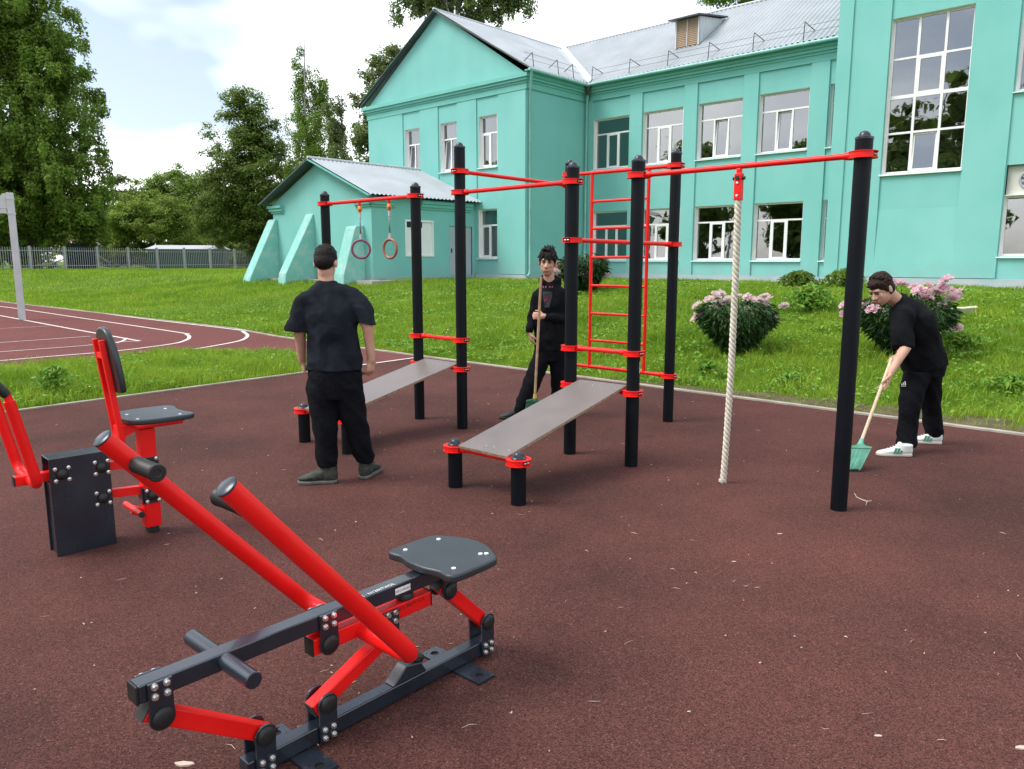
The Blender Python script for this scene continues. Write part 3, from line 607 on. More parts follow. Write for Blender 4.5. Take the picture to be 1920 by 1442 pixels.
# --- windows: a white frame with lining and sill, its panes, its opening sash
RV = 0.16
WCACHE = {}
def sheet(x0, x1, z0, z1, y):           # a pane facing outwards (-y)
    me = bpy.data.meshes.new('pane'); me.from_pydata([(x0, y, z0), (x1, y, z0), (x1, y, z1), (x0, y, z1)], [], [(0, 1, 2, 3)]); me.update(); return me
def window_meshes(W, H, trans, lights, sash, key):
    if key in WCACHE: return WCACHE[key]
    fr = MB(); t = 0.055; d0, d1 = RV, RV + 0.06
    def fb(x0, x1, z0, z1): fr.box((x0, d0, z0), (x1 - x0, 0, 0), (0, d1 - d0, 0), (0, 0, z1 - z0))
    fb(0, W, 0, t); fb(0, W, H - t, H); fb(0, t, t, H - t); fb(W - t, W, t, H - t)
    panes = []; zt_ = H * (1 - trans) if trans else H - t
    if isinstance(trans, (list, tuple)): pass
    if trans: fb(t, W - t, zt_ - 0.028, zt_ + 0.028); panes.append((t, W - t, zt_ + 0.028, H - t))
    xs = [t] + [W * f for f in lights] + [W - t]
    for i, f in enumerate(lights): fb(W * f - 0.028, W * f + 0.028, t, zt_ - 0.028)
    sashes = []
    for i in range(len(xs) - 1):
        x0 = xs[i] + (0.028 if i else 0); x1 = xs[i + 1] - (0.028 if i < len(xs) - 2 else 0)
        if sash == i: sashes.append((x0, x1, t, zt_ - 0.028))
        else: panes.append((x0, x1, t, zt_ - 0.028))
    # white lining of the reveal and the sheet-metal sill
    fr.box((-0.02, 0.006, 0), (0.02, 0, 0), (0, RV + 0.05, 0), (0, 0, H)); fr.box((W, 0.006, 0), (0.02, 0, 0), (0, RV + 0.05, 0), (0, 0, H)); fr.box((-0.02, 0.006, H), (W + 0.04, 0, 0), (0, RV + 0.05, 0), (0, 0, 0.02))
    sl_ = MB(); sl_.add([(-0.05, -0.085, -0.06), (W + 0.03, -0.085, -0.06), (W + 0.03, -0.085, -0.035), (-0.05, -0.085, -0.035), (-0.05, RV, 0.0), (W + 0.03, RV, 0.0), (W + .03, RV, -.06), (-.05, RV, -.06)],
                        [(0, 1, 2, 3), (3, 2, 5, 4), (0, 3, 4, 7), (1, 6, 5, 2), (0, 7, 6, 1)])
    pane = sheet
    pl = [pane(*p, RV + 0.03) for p in panes]; sm = []
    for (x0, x1, z0, z1) in sashes:
        q = MB(); s_ = 0.05
        for b in ((x0, x1, z0, z0 + s_), (x0, x1, z1 - s_, z1), (x0, x0 + s_, z0 + s_, z1 - s_), (x1 - s_, x1, z0 + s_, z1 - s_)):
            q.box((b[0], -0.03, b[2] - z0), (b[1] - b[0], 0, 0), (0, 0.06, 0), (0, 0, b[3] - b[2]))
        sm.append((q.mesh('sash'), sheet(x0 + s_, x1 - s_, s_, z1 - z0 - s_, 0), z0))
    WCACHE[key] = (fr.mesh('window'), sl_.mesh('sill'), pl, sm); return WCACHE[key]
def window(parent, org, rz, W, H, trans, lights, sash=None, tilt=0.0, key=None):
    """org: world position of the lower outer left corner of the opening"""
    fm, sm, pl, sa = window_meshes(W, H, trans, lights, sash, key or (W, H, trans, tuple(lights), sash))
    w = link_mesh('window', fm, M['white'], parent, org - wl(parent)); w.rotation_euler = (0, 0, rz)
    link_mesh('sill', sm, M['white'], w)
    for p in pl: link_mesh('pane', p, M['glass'], w)
    for q, p, z0 in sa:
        s = link_mesh('sash', q, M['white'], w, Vector((0, RV + 0.028 , z0))); s.rotation_euler = (-tilt, 0, 0)
        g_ = link_mesh('pane', p, M['glass'], w, Vector((0, RV + 0.028, z0))); g_.rotation_euler = (-tilt, 0, 0)
    return w
tilts = {(2, 1): 0.10, (3, 1): 0.10, (3, 2): 0.0}
for i, (a, b) in enumerate(main_s):
    for z in (UP, LO):
        tl = 0.09 if (z is UP and i in (2, 3)) else 0.0
        window(school, P2(a, 0, z[0]), AN, 1.73, 1.95, 0.30, (0.335, 0.655), 1, tl)
for i, (a, b) in enumerate(gab_s):
    window(school, P2(a, GW, UP[0]), AN, 1.0, 1.945, 0.33, (0.5,), 0, 0.10 if i < 2 else 0.0)
window(school, P2(-2.57, GW, 1.70), AN, 1.05, 1.92, 0.33, (0.5,), 0, 0.0)
# tall stair window: three by four lights
def big_window():
    W, H = 2.13, 4.37; fr = MB(); t = 0.055; d0, d1 = RV, RV + .06
    def fb(x0, x1, z0, z1): fr.box((x0, d0, z0), (x1 - x0, 0, 0), (0, d1 - d0, 0), (0, 0, z1 - z0))
    fb(0, W, 0, t); fb(0, W, H - t, H); fb(0, t, t, H - t); fb(W - t, W, t, H - t)
    xs = [t, 0.335 * W, 0.67 * W, W - t]; zs = [t, 0.265 * H, 0.50 * H, 0.745 * H, H - t]
    for x in xs[1:3]: fb(x - .033, x + .033, t, H - t)
    for k, z in enumerate(zs[1:4]):
        hw = 0.05 if k == 1 else 0.03
        for i in range(3): fb(xs[i] + (.033 if i else 0), xs[i + 1] - (.033 if i < 2 else 0), z - hw, z + hw)
    fr.box((-0.02, 0.006, 0), (0.02, 0, 0), (0, RV + .05, 0), (0, 0, H)); fr.box((W, 0.006, 0), (0.02, 0, 0), (0, RV + .05, 0), (0, 0, H)); fr.box((-.02, 0.006, H), (W + .04, 0, 0), (0, RV + .05, 0), (0, 0, .02))
    w = link_mesh('window', fr.mesh('window'), M['white'], school, P2(wing_big[0], -1, wing_big[2]) - wl(school)); w.rotation_euler = (0, 0, AN)
    s = MB(); s.box((-.05, -.085, -.07), (W + .08, 0, 0), (0, RV + .085, 0), (0, 0, .05)); link_mesh('sill', s.mesh('sill'), M['white'], w)
    for i in range(3):
        for j in range(4):
            x0 = xs[i] + (.033 if i else 0); x1 = xs[i + 1] - (.033 if i < 2 else 0); z0 = zs[j] + (.05 if j == 2 else .03 if j else 0); z1 = zs[j + 1] - (.05 if j == 1 else .03 if j < 3 else 0)
            if i == 1 and j in (0, 2):
                q = MB(); e = .05
                for b in ((x0, x1, 0, e), (x0, x1, z1 - z0 - e, z1 - z0), (x0, x0 + e, e, z1 - z0 - e), (x1 - e, x1, e, z1 - z0 - e)): q.box((b[0], -.03, b[2]), (b[1] - b[0], 0, 0), (0, .06, 0), (0, 0, b[3] - b[2]))
                so_ = link_mesh('sash', q.mesh('sash'), M['white'], w, Vector((0, RV + .028, z0))); po = link_mesh('pane', sheet(x0 + e, x1 - e, e, z1 - z0 - e, 0), M['glass'], w, Vector((0, RV + .028, z0)))
                if j == 0: so_.rotation_euler = po.rotation_euler = (-0.07, 0, 0)
            else:
                link_mesh('pane', sheet(x0, x1, z0, z1, RV + .03), M['glass'], w)
big_window()
window(school, P2(wing_up[0], -1, wing_up[2]), AN, 2.13, 2.53, 0.30, (0.335, 0.67), 1)
window(school, P2(18.5, -1, 6.07), AN, 2.1, 2.53, 0.30, (0.335, 0.67), 1)
w = window(school, P2(wing_lo[0], -1, wing_lo[2]), AN, 2.15, 1.62, 0, (0.6,), None, key='lowwing')
window(school, P2(18.5, -1, 1.72), AN, 2.1, 2.43, 0.38, (0.6,), None)
p = MB(); p.box((0, RV - .01, 1.62), (2.15, 0, 0), (0, .05, 0), (0, 0, 0.81)); link_mesh('panel', p.mesh('panel'), pm('cream_panel', (0.62, 0.62, 0.55), 0.6, var=0.04, vs=2), w)
p = MB(); cx, cz, y0 = 0.54, 2.03, RV - 0.03
p.path([(cx + .24 * math.cos(k * math.pi / 16), y0, cz + .24 * math.sin(k * math.pi / 16)) for k in range(32)], 0.028, 8, closed=True)
for k in range(8):
    a0 = k * math.pi / 4 + 0.2; pts = [(0.03, -0.25), (0.22, -0.28), (0.22, 0.20), (0.03, 0.1)]
    p.add([(cx + r_ * math.cos(a0 + t_), y0 + 0.004, cz + r_ * math.sin(a0 + t_)) for r_, t_ in pts], [(0, 1, 2, 3)])
p.lathe([(0.05, 0), (0.05, 0.02), (0.0, 0.03)], (cx, y0, cz), (0, -1, 0), 16)
link_mesh('fan', p.mesh('fan'), pm('fan_metal', (0.40, 0.43, 0.48), 0.4, metal=0.3, var=0.1, vs=20), w)
p = MB(); p.lathe([(0.235, 0), (0.235, 0.01)], (cx, y0 + 0.03, cz), (0, -1, 0), 24); link_mesh('fan_duct', p.mesh('fan_duct'), M['black'], w)
# curtains behind the gable windows
for a, b in gab_s + [(-2.57, -1.52)]:
    lo = UP if (a, b) in gab_s else (1.7, 3.62)
    for (x0, x1) in ((a + 0.02, a + 0.50), (b - 0.42, b - 0.04)):
        m = MB(); n = 16; vs = []
        for i in range(n + 1):
            s = x0 + (x1 - x0) * i / n; w_ = GW + 0.34 + 0.03 * math.sin(i * 2.4)
            sq = (0.10 if x1 > (a + b) / 2 else -0.04)
            vs += [P2(s + sq * (0.5 if i < n else 0.6), w_, lo[0]), P2(s, w_, lo[1])]
        m.add(vs, [(2 * i, 2 * i + 2, 2 * i + 3, 2 * i + 1) for i in range(n)]); m.build('curtain', M['curtain'], school, smooth=60)
# --- roofs: corrugated sheet, a real wave
ZE, ZR, WR, SR = 8.55, 11.62, 4.2, -4.85
def corr(stations, line, amp=0.034):
    """stations: parameter list along the wave; line(t) -> (p_ridge, p_eave)"""
    m = MB(); vs = []; fs = []
    for i, t in enumerate(stations):
        p, q = line(t); d = amp * math.cos(2 * math.pi * i / 6); up = Vector((0, 0, d)); vs += [p + up, q + up]
        if i: fs.append((2 * i - 2, 2 * i - 1, 2 * i + 1, 2 * i))
    m.add(vs, fs); return m
def stations(t0, t1, pitch=0.19):
    n = int((t1 - t0) / pitch * 6); return [t0 + (t1 - t0) * i / n for i in range(n + 1)]
kslope = (ZR - ZE) / (WR + .35)
def valley_w(s): return -0.35 + (0.35 - s) / 5.2 * (WR + .35)
def valley_s(w): return 0.35 - (w + .35) / (WR + .35) * 5.2
m = corr(stations(-4.85, 10.6), lambda s: (P2(s, WR, ZR), P2(s, -0.35 if s > .35 else min(WR - .001, valley_w(s)), ZE if s > .35 else ZE + kslope * (min(WR, valley_w(s)) + .35))))
m.build('roof', M['roof'], school, smooth=80)
m = corr(stations(GW - 0.24, WR), lambda w_: (P2(SR, w_, ZR), P2(.35 if w_ < -.35 else valley_s(w_), w_, ZE if w_ < -.35 else ZE + kslope * (w_ + .35))))
m.build('roof', M['roof'], school, smooth=80)
m = corr(stations(GW - 0.24, 10), lambda w_: (P2(SR, w_, ZR), P2(-10.05, w_, ZE))); m.build('roof', M['roof'], school, smooth=80)
m = MB(); m.add([P2(-9.65, WR, ZR), P2(24, WR, ZR), P2(24, 12.3, 8.3), P2(-9.65, 12.3, 8.3)], [(0, 1, 2, 3)]); m.add([P2(10.2, -1.35, 11.6), P2(24.3, -1.35, 11.6), P2(24.3, 4, 13.6), P2(10.2, 4, 13.6)], [(0, 1, 2, 3)])
m.add([P2(10.2, 9.3, 11.6), P2(24.3, 9.3, 11.6), P2(24.3, 4, 13.6), P2(10.2, 4, 13.6)], [(0, 1, 2, 3)]); m.build('roof', M['roof'], school)
# valley sheet
m = MB(); a0, a1 = P2(.35, -.35, ZE), P2(SR, WR, ZR); u = Vector((0, 0, 0.035))
for wd in (0.30,):
    m.add([a0 + A * -wd + Z * (wd * kslope * 0.875) + u, a0 + u * 0.6, a1 + u * 0.6, a1 + A * -0.02 - B * wd + u, a0 + B * wd + Z * (wd * kslope) + u, a1 + A * wd + u * 1.5], [(0, 1, 2, 3), (1, 4, 5, 2)])
m.build('valley_flashing', M['roofpatch'], school)
# ridge caps
m = MB(); m.path([P2(SR, WR, ZR + .03), P2(10.5, WR, ZR + .03)], 0.045, 8); m.build('ridge_cap', M['roofpatch'], school, smooth=50)
m = MB(); m.path([P2(SR, GW - .25, ZR + .03), P2(SR, WR, ZR + .03)], 0.045, 8); m.build('ridge_cap', M['roofpatch'], school, smooth=50)
# verge boards along the gable
for e, zz in ((.42, ZE - 0.04), (-10.12, ZE - 0.04)):
    m = MB(); p, q = P2(SR, GW - .225, ZR - .04), P2(e, GW - .225, zz + .02); m.bar(p, q, 0.04, 0.10, B); m.build('verge_board', M['darkedge'], school)
    m = MB(); d_ = (q - p); m.add([P2(SR, GW - .22, ZR - 0.06), P2(e, GW - .22, zz - .02), P2(e, GW + .02, zz - .02), P2(SR, GW + .02, ZR - .06)], [(0, 1, 2, 3)]); m.build('soffit', M['darkedge'], school)
m = MB(); m.box(P2(0.19, GW - .3, 8.45), A * .16, B * (-GW - .1), Z * 0.045); m.box(P2(0.35, -.34, 8.45), A * 10.1, B * .3, Z * .045); m.build('soffit', M['teal2'], school)
# gutters
m = MB(); m.path([P2(.30, -.42, ZE - .06), P2(10.4, -.42, ZE - .09)], 0.055, 10); m.build('gutter', M['pipe'], school, smooth=60)
m = MB(); m.path([P2(.42, GW - .3, ZE - .06), P2(.42, -.42, ZE - .09)], 0.055, 10); m.build('gutter', M['pipe'], school, smooth=60)
# downpipes
def downpipe(s, w, zt_, hop, mat, off=(0.0, 0.0)):
    m = MB(); x, y = off; m.path([P2(s + x, w + y, zt_), P2(s + x * .9, w + y * .9, zt_ - .15), P2(s, w, zt_ - .62), P2(s, w, 1.25), P2(s + 0.02, w - .04, 1.08), P2(s + .03, w - .16, 1.0)], 0.045, 10)
    o = m.build('downpipe', mat, school, smooth=50)
    if hop:
        m = MB(); m.lathe([(0.05, -.32), (0.11, -.05), (0.13, 0), (0.13, .03)], P2(s + x, w + y, zt_), (0, 0, 1), 14); m.build('hopper', M['darkmetal'], school, smooth=50)
    m = MB()
    for z in (2.4, 4.4, 6.4): m.lathe([(0.056, -.02), (0.056, .02)], P2(s, w, z), (0, 0, 1), 12)
    m.build('pipe_bracket', mat, school, smooth=50)
downpipe(0.10, GW + .12, 8.45, False, M['pipe'], (0.32, -.3)); downpipe(0.14, -.14, 8.42, True, M['pipe'], (0.22, -.22)); downpipe(10.30, -.16, 8.42, False, M['pipe'], (-.02, -.22))
# snow guards: A-shaped irons with two wires
def onroof(s, w): return ZE + kslope * (w + .35)
for s in (0.42, 2.2, 3.9, 5.56, 7.24, 8.98):
    m = MB(); b = P2(s, -.22, onroof(s, -.22)); m.path([b, P2(s, -.16, onroof(s, 0) + .42), P2(s + .12, .34, onroof(s, .34) + .02)], 0.016, 6); m.build('snow_guard', M['darkmetal'], school)
for w_ in (-3.5, -2.06, -1.13):
    z0 = lambda s: ZE + kslope * (.35 - s) / 5.2 * 4.55
    m = MB(); m.path([P2(.24, w_, z0(.24)), P2(.16, w_, z0(0) + .42), P2(-.34, w_ + .1, z0(-.34) + .02)], 0.016, 6); m.build('snow_guard', M['darkmetal'], school)
for dz in (.16, .36):
    m = MB(); m.path([P2(.3, -.14, onroof(0, -.1) + dz), P2(10.3, -.14, onroof(0, -.1) + dz)], 0.006, 5); m.build('snow_wire', M['darkmetal'], school)
    m = MB(); m.path([P2(.17, GW - .3, ZE + .2 + dz), P2(.17, -.6, ZE + .2 + dz)], 0.006, 5); m.build('snow_wire', M['darkmetal'], school)
# dormer
s0, s1, wf, zb, zt_ = 3.32, 4.36, 1.2, onroof(0, 1.2) + .02, onroof(0, 1.2) + 1.02
m = MB(); m.box(P2(s0 + .06, wf + .03, zb), A * (s1 - s0 - .12), B * .03, Z * (zt_ - zb)); m.build('dormer_back', M['louvre'], school)
for k in range(14):
    for (a, b) in ((s0 + .07, (s0 + s1) / 2 - .02), ((s0 + s1) / 2 + .02, s1 - .07)):
        m = MB(); z = zb + .05 + k * .065; m.add([P2(a, wf - .01, z), P2(b, wf - .01, z), P2(b, wf + .03, z + .055), P2(a, wf + .03, z + .055), P2(a, wf - .01, z - .012), P2(b, wf - .01, z - .012)], [(0, 1, 2, 3), (4, 5, 1, 0)]); m.build('louvre', M['louvre'], school)
m = MB()
for a in (s0, (s0 + s1) / 2 - .015, s1 - .06): m.box(P2(a, wf - .02, zb), A * (.03 if a not in (s0, s1 - .06) else .06), B * .06, Z * (zt_ - zb))
m.build('dormer_frame', M['galv'], school)
wtop = (zt_ + 0.28 - ZE) / kslope - .35
for s in (s0, s1):
    m = MB(); n = 24; vs = []; fs = []
    for i in range(n + 1):
        w_ = wf + (wtop - wf) * i / n; d = .015 * math.cos(i * 1.9); zt2 = zt_ + .28 * i / n
        vs += [P2(s + d, w_, max(onroof(0, w_), zb)), P2(s + d, w_, max(zt2, onroof(0, w_)))]
        if i: fs.append((2 * i - 2, 2 * i, 2 * i + 1, 2 * i - 1))
    m.add(vs, fs); m.build('dormer_cheek', M['roofpatch'], school)
m = MB(); m.box(P2(s0 - .18, wf - .28, zt_ - .02), A * (s1 - s0 + .3), B * (wtop - wf + .3) + Z * .36, Z * .05); m.build('dormer_roof', M['darkedge'], school)
apron([(0.0, -1.0), (10.4, -1.0), (10.4, 0), (0, 0)]); apron([(-2.7, GW - .9), (0.9, GW - .9), (0.9, -1.0), (0, -1.0), (0, GW), (-2.7, GW)]); apron([(9.9, -1.75), (24, -1.75), (24, -1), (10.4, -1), (9.9, -1)])
# ------------------------------------------------------------------ annex with buttresses
def PA(s, w, z): return C1 + A * s + B * w + Z * z
annex = thing('annex_building', 'low turquoise annex with three sloping buttresses and grey gable roof', 'building', tuple(PA(-6, -2.6, .85)))
AW = -5.18; AL, AR = -9.45, -2.75; ARm = -6.1
m = MB(); wallsheet(m, lambda u, z: PA(AR, u, z), AW, -.004, ZF, 3.86, [(-3.62, -2.30, 1.77, 3.10), (-1.44, -.20, 1.0, 2.93)])
m.add([PA(AL, AW, ZF), PA(AR, AW, ZF), PA(AR, AW, 3.86), PA(ARm, AW, 5.26), PA(AL, AW, 3.86)], [(0, 1, 2, 3, 4)])
m.add([PA(AL, AW, ZF), PA(AL, -.004, ZF), PA(AL, -.004, 3.86), PA(AL, AW, 3.86)], [(3, 2, 1, 0)]); m.build('wall', M['teal_pale'] if False else M['teal'], annex)
m = MB()
for pr, z0, z1 in ((.06, 3.50, 3.58), (.12, 3.58, 3.70), (.18, 3.70, 3.80)):
    m.box(PA(AR - .9, AW - pr, z0), A * (.9 + pr), B * (pr - .004), Z * (z1 - z0)); m.box(PA(AL - pr, AW - pr, z0), A * (.85 + pr), B * (pr - .004), Z * (z1 - z0))
    m.box(PA(AR + .004, AW - pr, z0), A * (pr - .004), B * 1.1, Z * (z1 - z0)); m.box(PA(AR + .004, -2.9, z0), A * (pr - .004), B * 2.6, Z * (z1 - z0))
m.build('cornice', M['teal2'], annex)
def aslope(t0, t1, ridge, eave): return corr(stations(t0, t1), lambda w_: (PA(ridge[0], w_, ridge[1]), PA(eave[0], w_, eave[1])), 0.025)
aslope(AW - .38, -.02, (ARm, 5.42), (AR + .38, 3.90)).build('roof', M['roof'], annex, smooth=80); aslope(AW - .38, -.02, (ARm, 5.42), (AL - .42, 3.90)).build('roof', M['roof'], annex, smooth=80)
m = MB(); m.path([PA(ARm, AW - .4, 5.45), PA(ARm, 0, 5.45)], .05, 8); m.build('ridge_cap', M['roofpatch'], annex, smooth=50)
for e in (AR + .40, AL - .44):
    m = MB(); m.bar(PA(ARm, AW - .37, 5.36), PA(e, AW - .37, 3.84), .04, .10, B); m.build('verge_board', M['darkedge'] if e < -5 else M['teal2'], annex)
    m = MB(); m.add([PA(ARm, AW - .38, 5.36), PA(e, AW - .38, 3.84), PA(e, AW + .02, 3.84), PA(ARm, AW + .02, 5.36)], [(0, 1, 2, 3)]); m.build('soffit', M['darkedge'], annex)
def buttress(s0, s1, prof):
    m = MB(); m.prism(prof, lambda u, v, t: PA(t, AW + .01 + u, v), s0, s1); return m.build('buttress', M['teal_pale'], annex, bevel=0.03)
buttress(AL - .25, AL + .32, [(0, .6), (0, 3.28), (-.12, 3.24), (-1.32, .95), (-1.45, .6)])
buttress(-6.95, -6.42, [(0, .6), (0, 3.40), (-.06, 3.36), (-1.34, 1.1), (-1.42, .6)])
buttress(-3.80, -3.20, [(0, .6), (0, 2.85), (-.35, 2.82), (-.42, 2.72), (-.95, 1.1), (-1.0, .6)])
m = MB(); m.box(PA(AR - .15, -3.62 - .0, 1.77), A * .12, B * 1.32, Z * 1.33); m.build('window_board', M['white'], annex)
m = MB(); m.box(PA(AR - .025, -3.56, 2.82), A * .012, B * .75, Z * .24); m.build('vent_pane', M['black'], annex)
m = MB()
for z in (1.77, 3.06): m.box(PA(AR - .03, -3.66, z - .03), A * .06, B * 1.40, Z * .07)
for w_ in (-3.66, -2.33): m.box(PA(AR - .03, w_, 1.81), A * .05, B * .07, Z * 1.22)
m.build('window_frame', M['white'], annex)
m = MB(); m.box(PA(AR - .10, -1.44, 1.0), A * .06, B * 1.24, Z * 1.93); m.build('door', M['doorgrey'], annex, bevel=.01)
m = MB(); m.box(PA(AR - .04, -1.32, 1.9), A * .05, B * .03, Z * .16); m.build('door_handle', M['darkmetal'], annex)
m = MB(); m.box(PA(AL, AW - .05, ZF - .2), A * (AR - AL + .05), B * .046, Z * .34); m.box(PA(AR + .004, AW, ZF - .2), A * .05, B * 5.1, Z * .34); m.build('plinth', M['concrete'], annex)
m = MB(); m.prism([(AR, AW - .7), (AR + .85, AW - .7), (AR + .85, -.9), (AR, -.9)], lambda u, v, t: PA(u, v, t), .4, .885); m.build('pavement', M['concrete'], kind='structure')
m = MB(); m.prism([(AL - .6, AW - .55), (AR, AW - .55), (AR, AW), (AL - .6, AW)], lambda u, v, t: PA(u, v, t), .4, .88); m.build('pavement', M['concrete'], kind='structure')
# chairs standing behind the ground-floor panes
def indoor_chair(s, w, z, label, rz):
    t = thing('chair', label, 'chair', tuple(P2(s, w, z)), 'wooden chairs inside the ground floor', 0)
    m = MB(); X, Y = A * math.cos(rz) + B * math.sin(rz), B * math.cos(rz) - A * math.sin(rz); o = P2(s, w, z)
    for x in (-.18, .18):
        for y, hh in ((-.18, .9), (.18, .44)): m = MB(); m.cbox(o + X * x + Y * y + Z * hh / 2, .018, .018, hh / 2, X, Y); m.build('leg', M['inwood'], t)
    m = MB(); m.cbox(o + Z * .45, .21, .21, .015, X, Y); m.build('seat', M['inwood'], t)
    m = MB(); m.cbox(o - Y * .18 + Z * .85, .20, .012, .05, X, Y); m.cbox(o - Y * .18 + Z * .66, .20, .010, .025, X, Y)
    for x in (-.09, 0, .09): m.cbox(o - Y * .18 + X * x + Z * .74, .012, .008, .09, X, Y)
    m.build('backrest', M['inwood'], t)
indoor_chair(5.5, .55, 1.35, 'dark slatted chair behind the left light of the third ground-floor window', 0.1)
indoor_chair(6.1, .6, 1.35, 'dark slatted chair behind the middle light of the third ground-floor window', 0.3)
indoor_chair(7.75, .75, 1.15, 'dark slatted chair behind the left light of the fourth ground-floor window', -0.2)
indoor_chair(8.35, .55, 1.4, 'dark slatted chair behind the middle light of the fourth ground-floor window', 0.15)
# ------------------------------------------------------------------ workout frame
PP = dict(P1=(-2.084, 8.784), P2=(-.944, 7.72), P3=(-.479, 7.264), P4=(.484, 6.287), P5=(.939, 5.896), P6=(1.567, 7.588), P7=(2.124, 4.815), P8=(.619, 8.473),
          S1=(-1.85, 6.71), S2=(-1.375, 6.287), S3=(-.405, 5.33), S4=(.043, 4.926))
PP = {k: Vector((x, y, 0)) for k, (x, y) in PP.items()}
PH = dict(P1=2.36, P2=2.35, P3=2.66, P4=2.37, P5=2.37, P6=2.65, P7=2.37, P8=2.66, S1=.352, S2=.352, S3=.353, S4=.357)
wf_ = thing('workout_frame', 'dark blue and red outdoor pull-up complex with wall bars and two inclined benches', 'exercise frame', (.5, 6.3, 0))
def clamp_mesh():
    m = MB(); r0, r1, h = 0.0525, 0.084, 0.021; n = 40
    def ringz(z0, z1, ra, rb, gaps):
        for k in range(n):
            a0, a1 = 2 * math.pi * k / n, 2 * math.pi * (k + 1) / n
            if gaps and any(abs(((a0 + a1) / 2 - g + math.pi) % (2 * math.pi) - math.pi) < 0.40 for g in (0.0, math.pi)): rb2 = rb - .020
            else: rb2 = rb
            c = [(r, a) for a in (a0, a1) for r in (ra, rb2)]
            p = [Vector((r * math.cos(a), r * math.sin(a), z)) for z in (z0, z1) for r, a in c]
            m.add(p, [(0, 1, 3, 2)[::-1], (4, 5, 7, 6), (1, 3, 7, 5), (0, 2, 6, 4)[::-1]])
            if gaps: m.add(p, [(0, 1, 5, 4), (2, 3, 7, 6)[::-1]])
    ringz(-h + .004, h - .004, r0, r1 - .004, True); ringz(-h, -h + .0045, r0, r1, False); ringz(h - .0045, h, r0, r1, False)
    return m.mesh('clamp', smooth=30)
CL = clamp_mesh()
m = MB()
for g_ in (0, math.pi):
    for t_ in (-.20, .20):
        c = Vector((.070 * math.cos(g_ + t_), .070 * math.sin(g_ + t_), 0)); d = Vector((-math.sin(g_), math.cos(g_), 0)); m.tube(c - d * .009, c + d * .009, .0062, n=8)
BOL = m.mesh('bolt', smooth=30)
m = MB()
for g_ in (0, math.pi):
    for k in range(6):
        a0 = g_ - .36 + .12 * k; a1 = a0 + .12; r = .0605
        m.add([(r * math.cos(a), r * math.sin(a), z) for a in (a0, a1) for z in (-.0165, .0165)], [(0, 2, 3, 1)])
SLOT = m.mesh('clamp_slot')
POSTS = {}
def capprof(): return [(.051, -.012), (.0535, -.010), (.0535, .002), (.050, .006), (.036, .008), (.034, .018), (.028, .030), (.018, .038), (.004, .041)]
m = MB(); m.lathe(capprof(), (0, 0, 0), (0, 0, 1), 24); CAPM = m.mesh('cap', smooth=40)
POSTM = {}
for k, p in PP.items():
    hgt = round(PH[k] - .041, 3)
    if hgt not in POSTM: m = MB(); m.path([(0, 0, -.15), (0, 0, hgt)], .051, 28); POSTM[hgt] = m.mesh('post', smooth=40)
    o = link_mesh('post', POSTM[hgt], M['post'], wf_, p - wl(wf_)); WLOC[o.name] = p; POSTS[k] = o
    link_mesh('cap', CAPM, M['capblue'], o, Vector((0, 0, hgt)))
def clamp(k, z, ang):
    o = link_mesh('clamp', CL, M['red'], wf_, PP[k] + Z * z - wl(wf_)); o.rotation_euler = (0, 0, ang)
    link_mesh('bolt', BOL, M['bolt'], o); link_mesh('clamp_slot', SLOT, M['black'], o)
angA, angB = AN, AN + math.pi / 2
def bar(k0, z0, k1, z1, r=.0185, name='bar'):
    a, b = PP[k0] + Z * z0, PP[k1] + Z * z1; d = (b - a).normalized(); m = MB()
    m.path([a + d * .075, b - d * .075], r, 16); m.path([a + d * .07, a + d * .115], [.027, .022], 14); m.path([b - d * .115, b - d * .07], [.022, .027], 14); return m.build(name, M['red'], wf_, smooth=40)
for k, L in dict(P1=[(2.22, 0)], P2=[(2.22, 0), (.856, 0), (.577, 0)], P3=[(2.402, 1), (2.215, 0), (.857, 0), (.579, 0)], P4=[(2.215, 0), (1.76, 1), (.892, 0), (.588, 0)], P5=[(2.222, 0), (.893, 0), (.583, 0)],
                 P6=[(2.492, 0), (1.752, 1), (.464, 0)], P7=[(2.229, 0)], P8=[(2.50, 0), (2.39, 1), (.466, 0)], S1=[(.287, 0)], S2=[(.287, 0)], S3=[(.285, 0)], S4=[(.29, 0)]).items():
    for z, ax in L: clamp(k, z, angA + (math.pi / 2 if ax else 0) + 0.0)
for b_ in (('P1', 2.22, 'P2', 2.22), ('P2', .856, 'P3', .857), ('P2', .577, 'P3', .579), ('P3', 2.402, 'P8', 2.39), ('P3', 2.215, 'P4', 2.215), ('P4', 1.76, 'P6', 1.752), ('P4', .892, 'P5', .893), ('P4', .588, 'P5', .583),
           ('P5', 2.222, 'P7', 2.229), ('P8', 2.50, 'P6', 2.492), ('P8', .466, 'P6', .464), ('S1', .287, 'S2', .287), ('S3', .285, 'S4', .29)): bar(*b_)
# wall bars between P8 and P6
d86 = (PP['P6'] - PP['P8']); L86 = d86.length; d86.normalize(); r0, r1 = PP['P8'] + d86 * .30, PP['P8'] + d86 * .995
for p in (r0, r1): m = MB(); m.path([p + Z * .466, p + Z * 2.49], .0175, 14); m.build('ladder_rail', M['red'], wf_, smooth=40)
for z in (2.205, 1.928, 1.63, 1.335, 1.04, .752): m = MB(); m.path([r0 + d86 * .012 + Z * z, r1 - d86 * .012 + Z * z], .0135, 12); m.build('rung', M['red'], wf_, smooth=40)
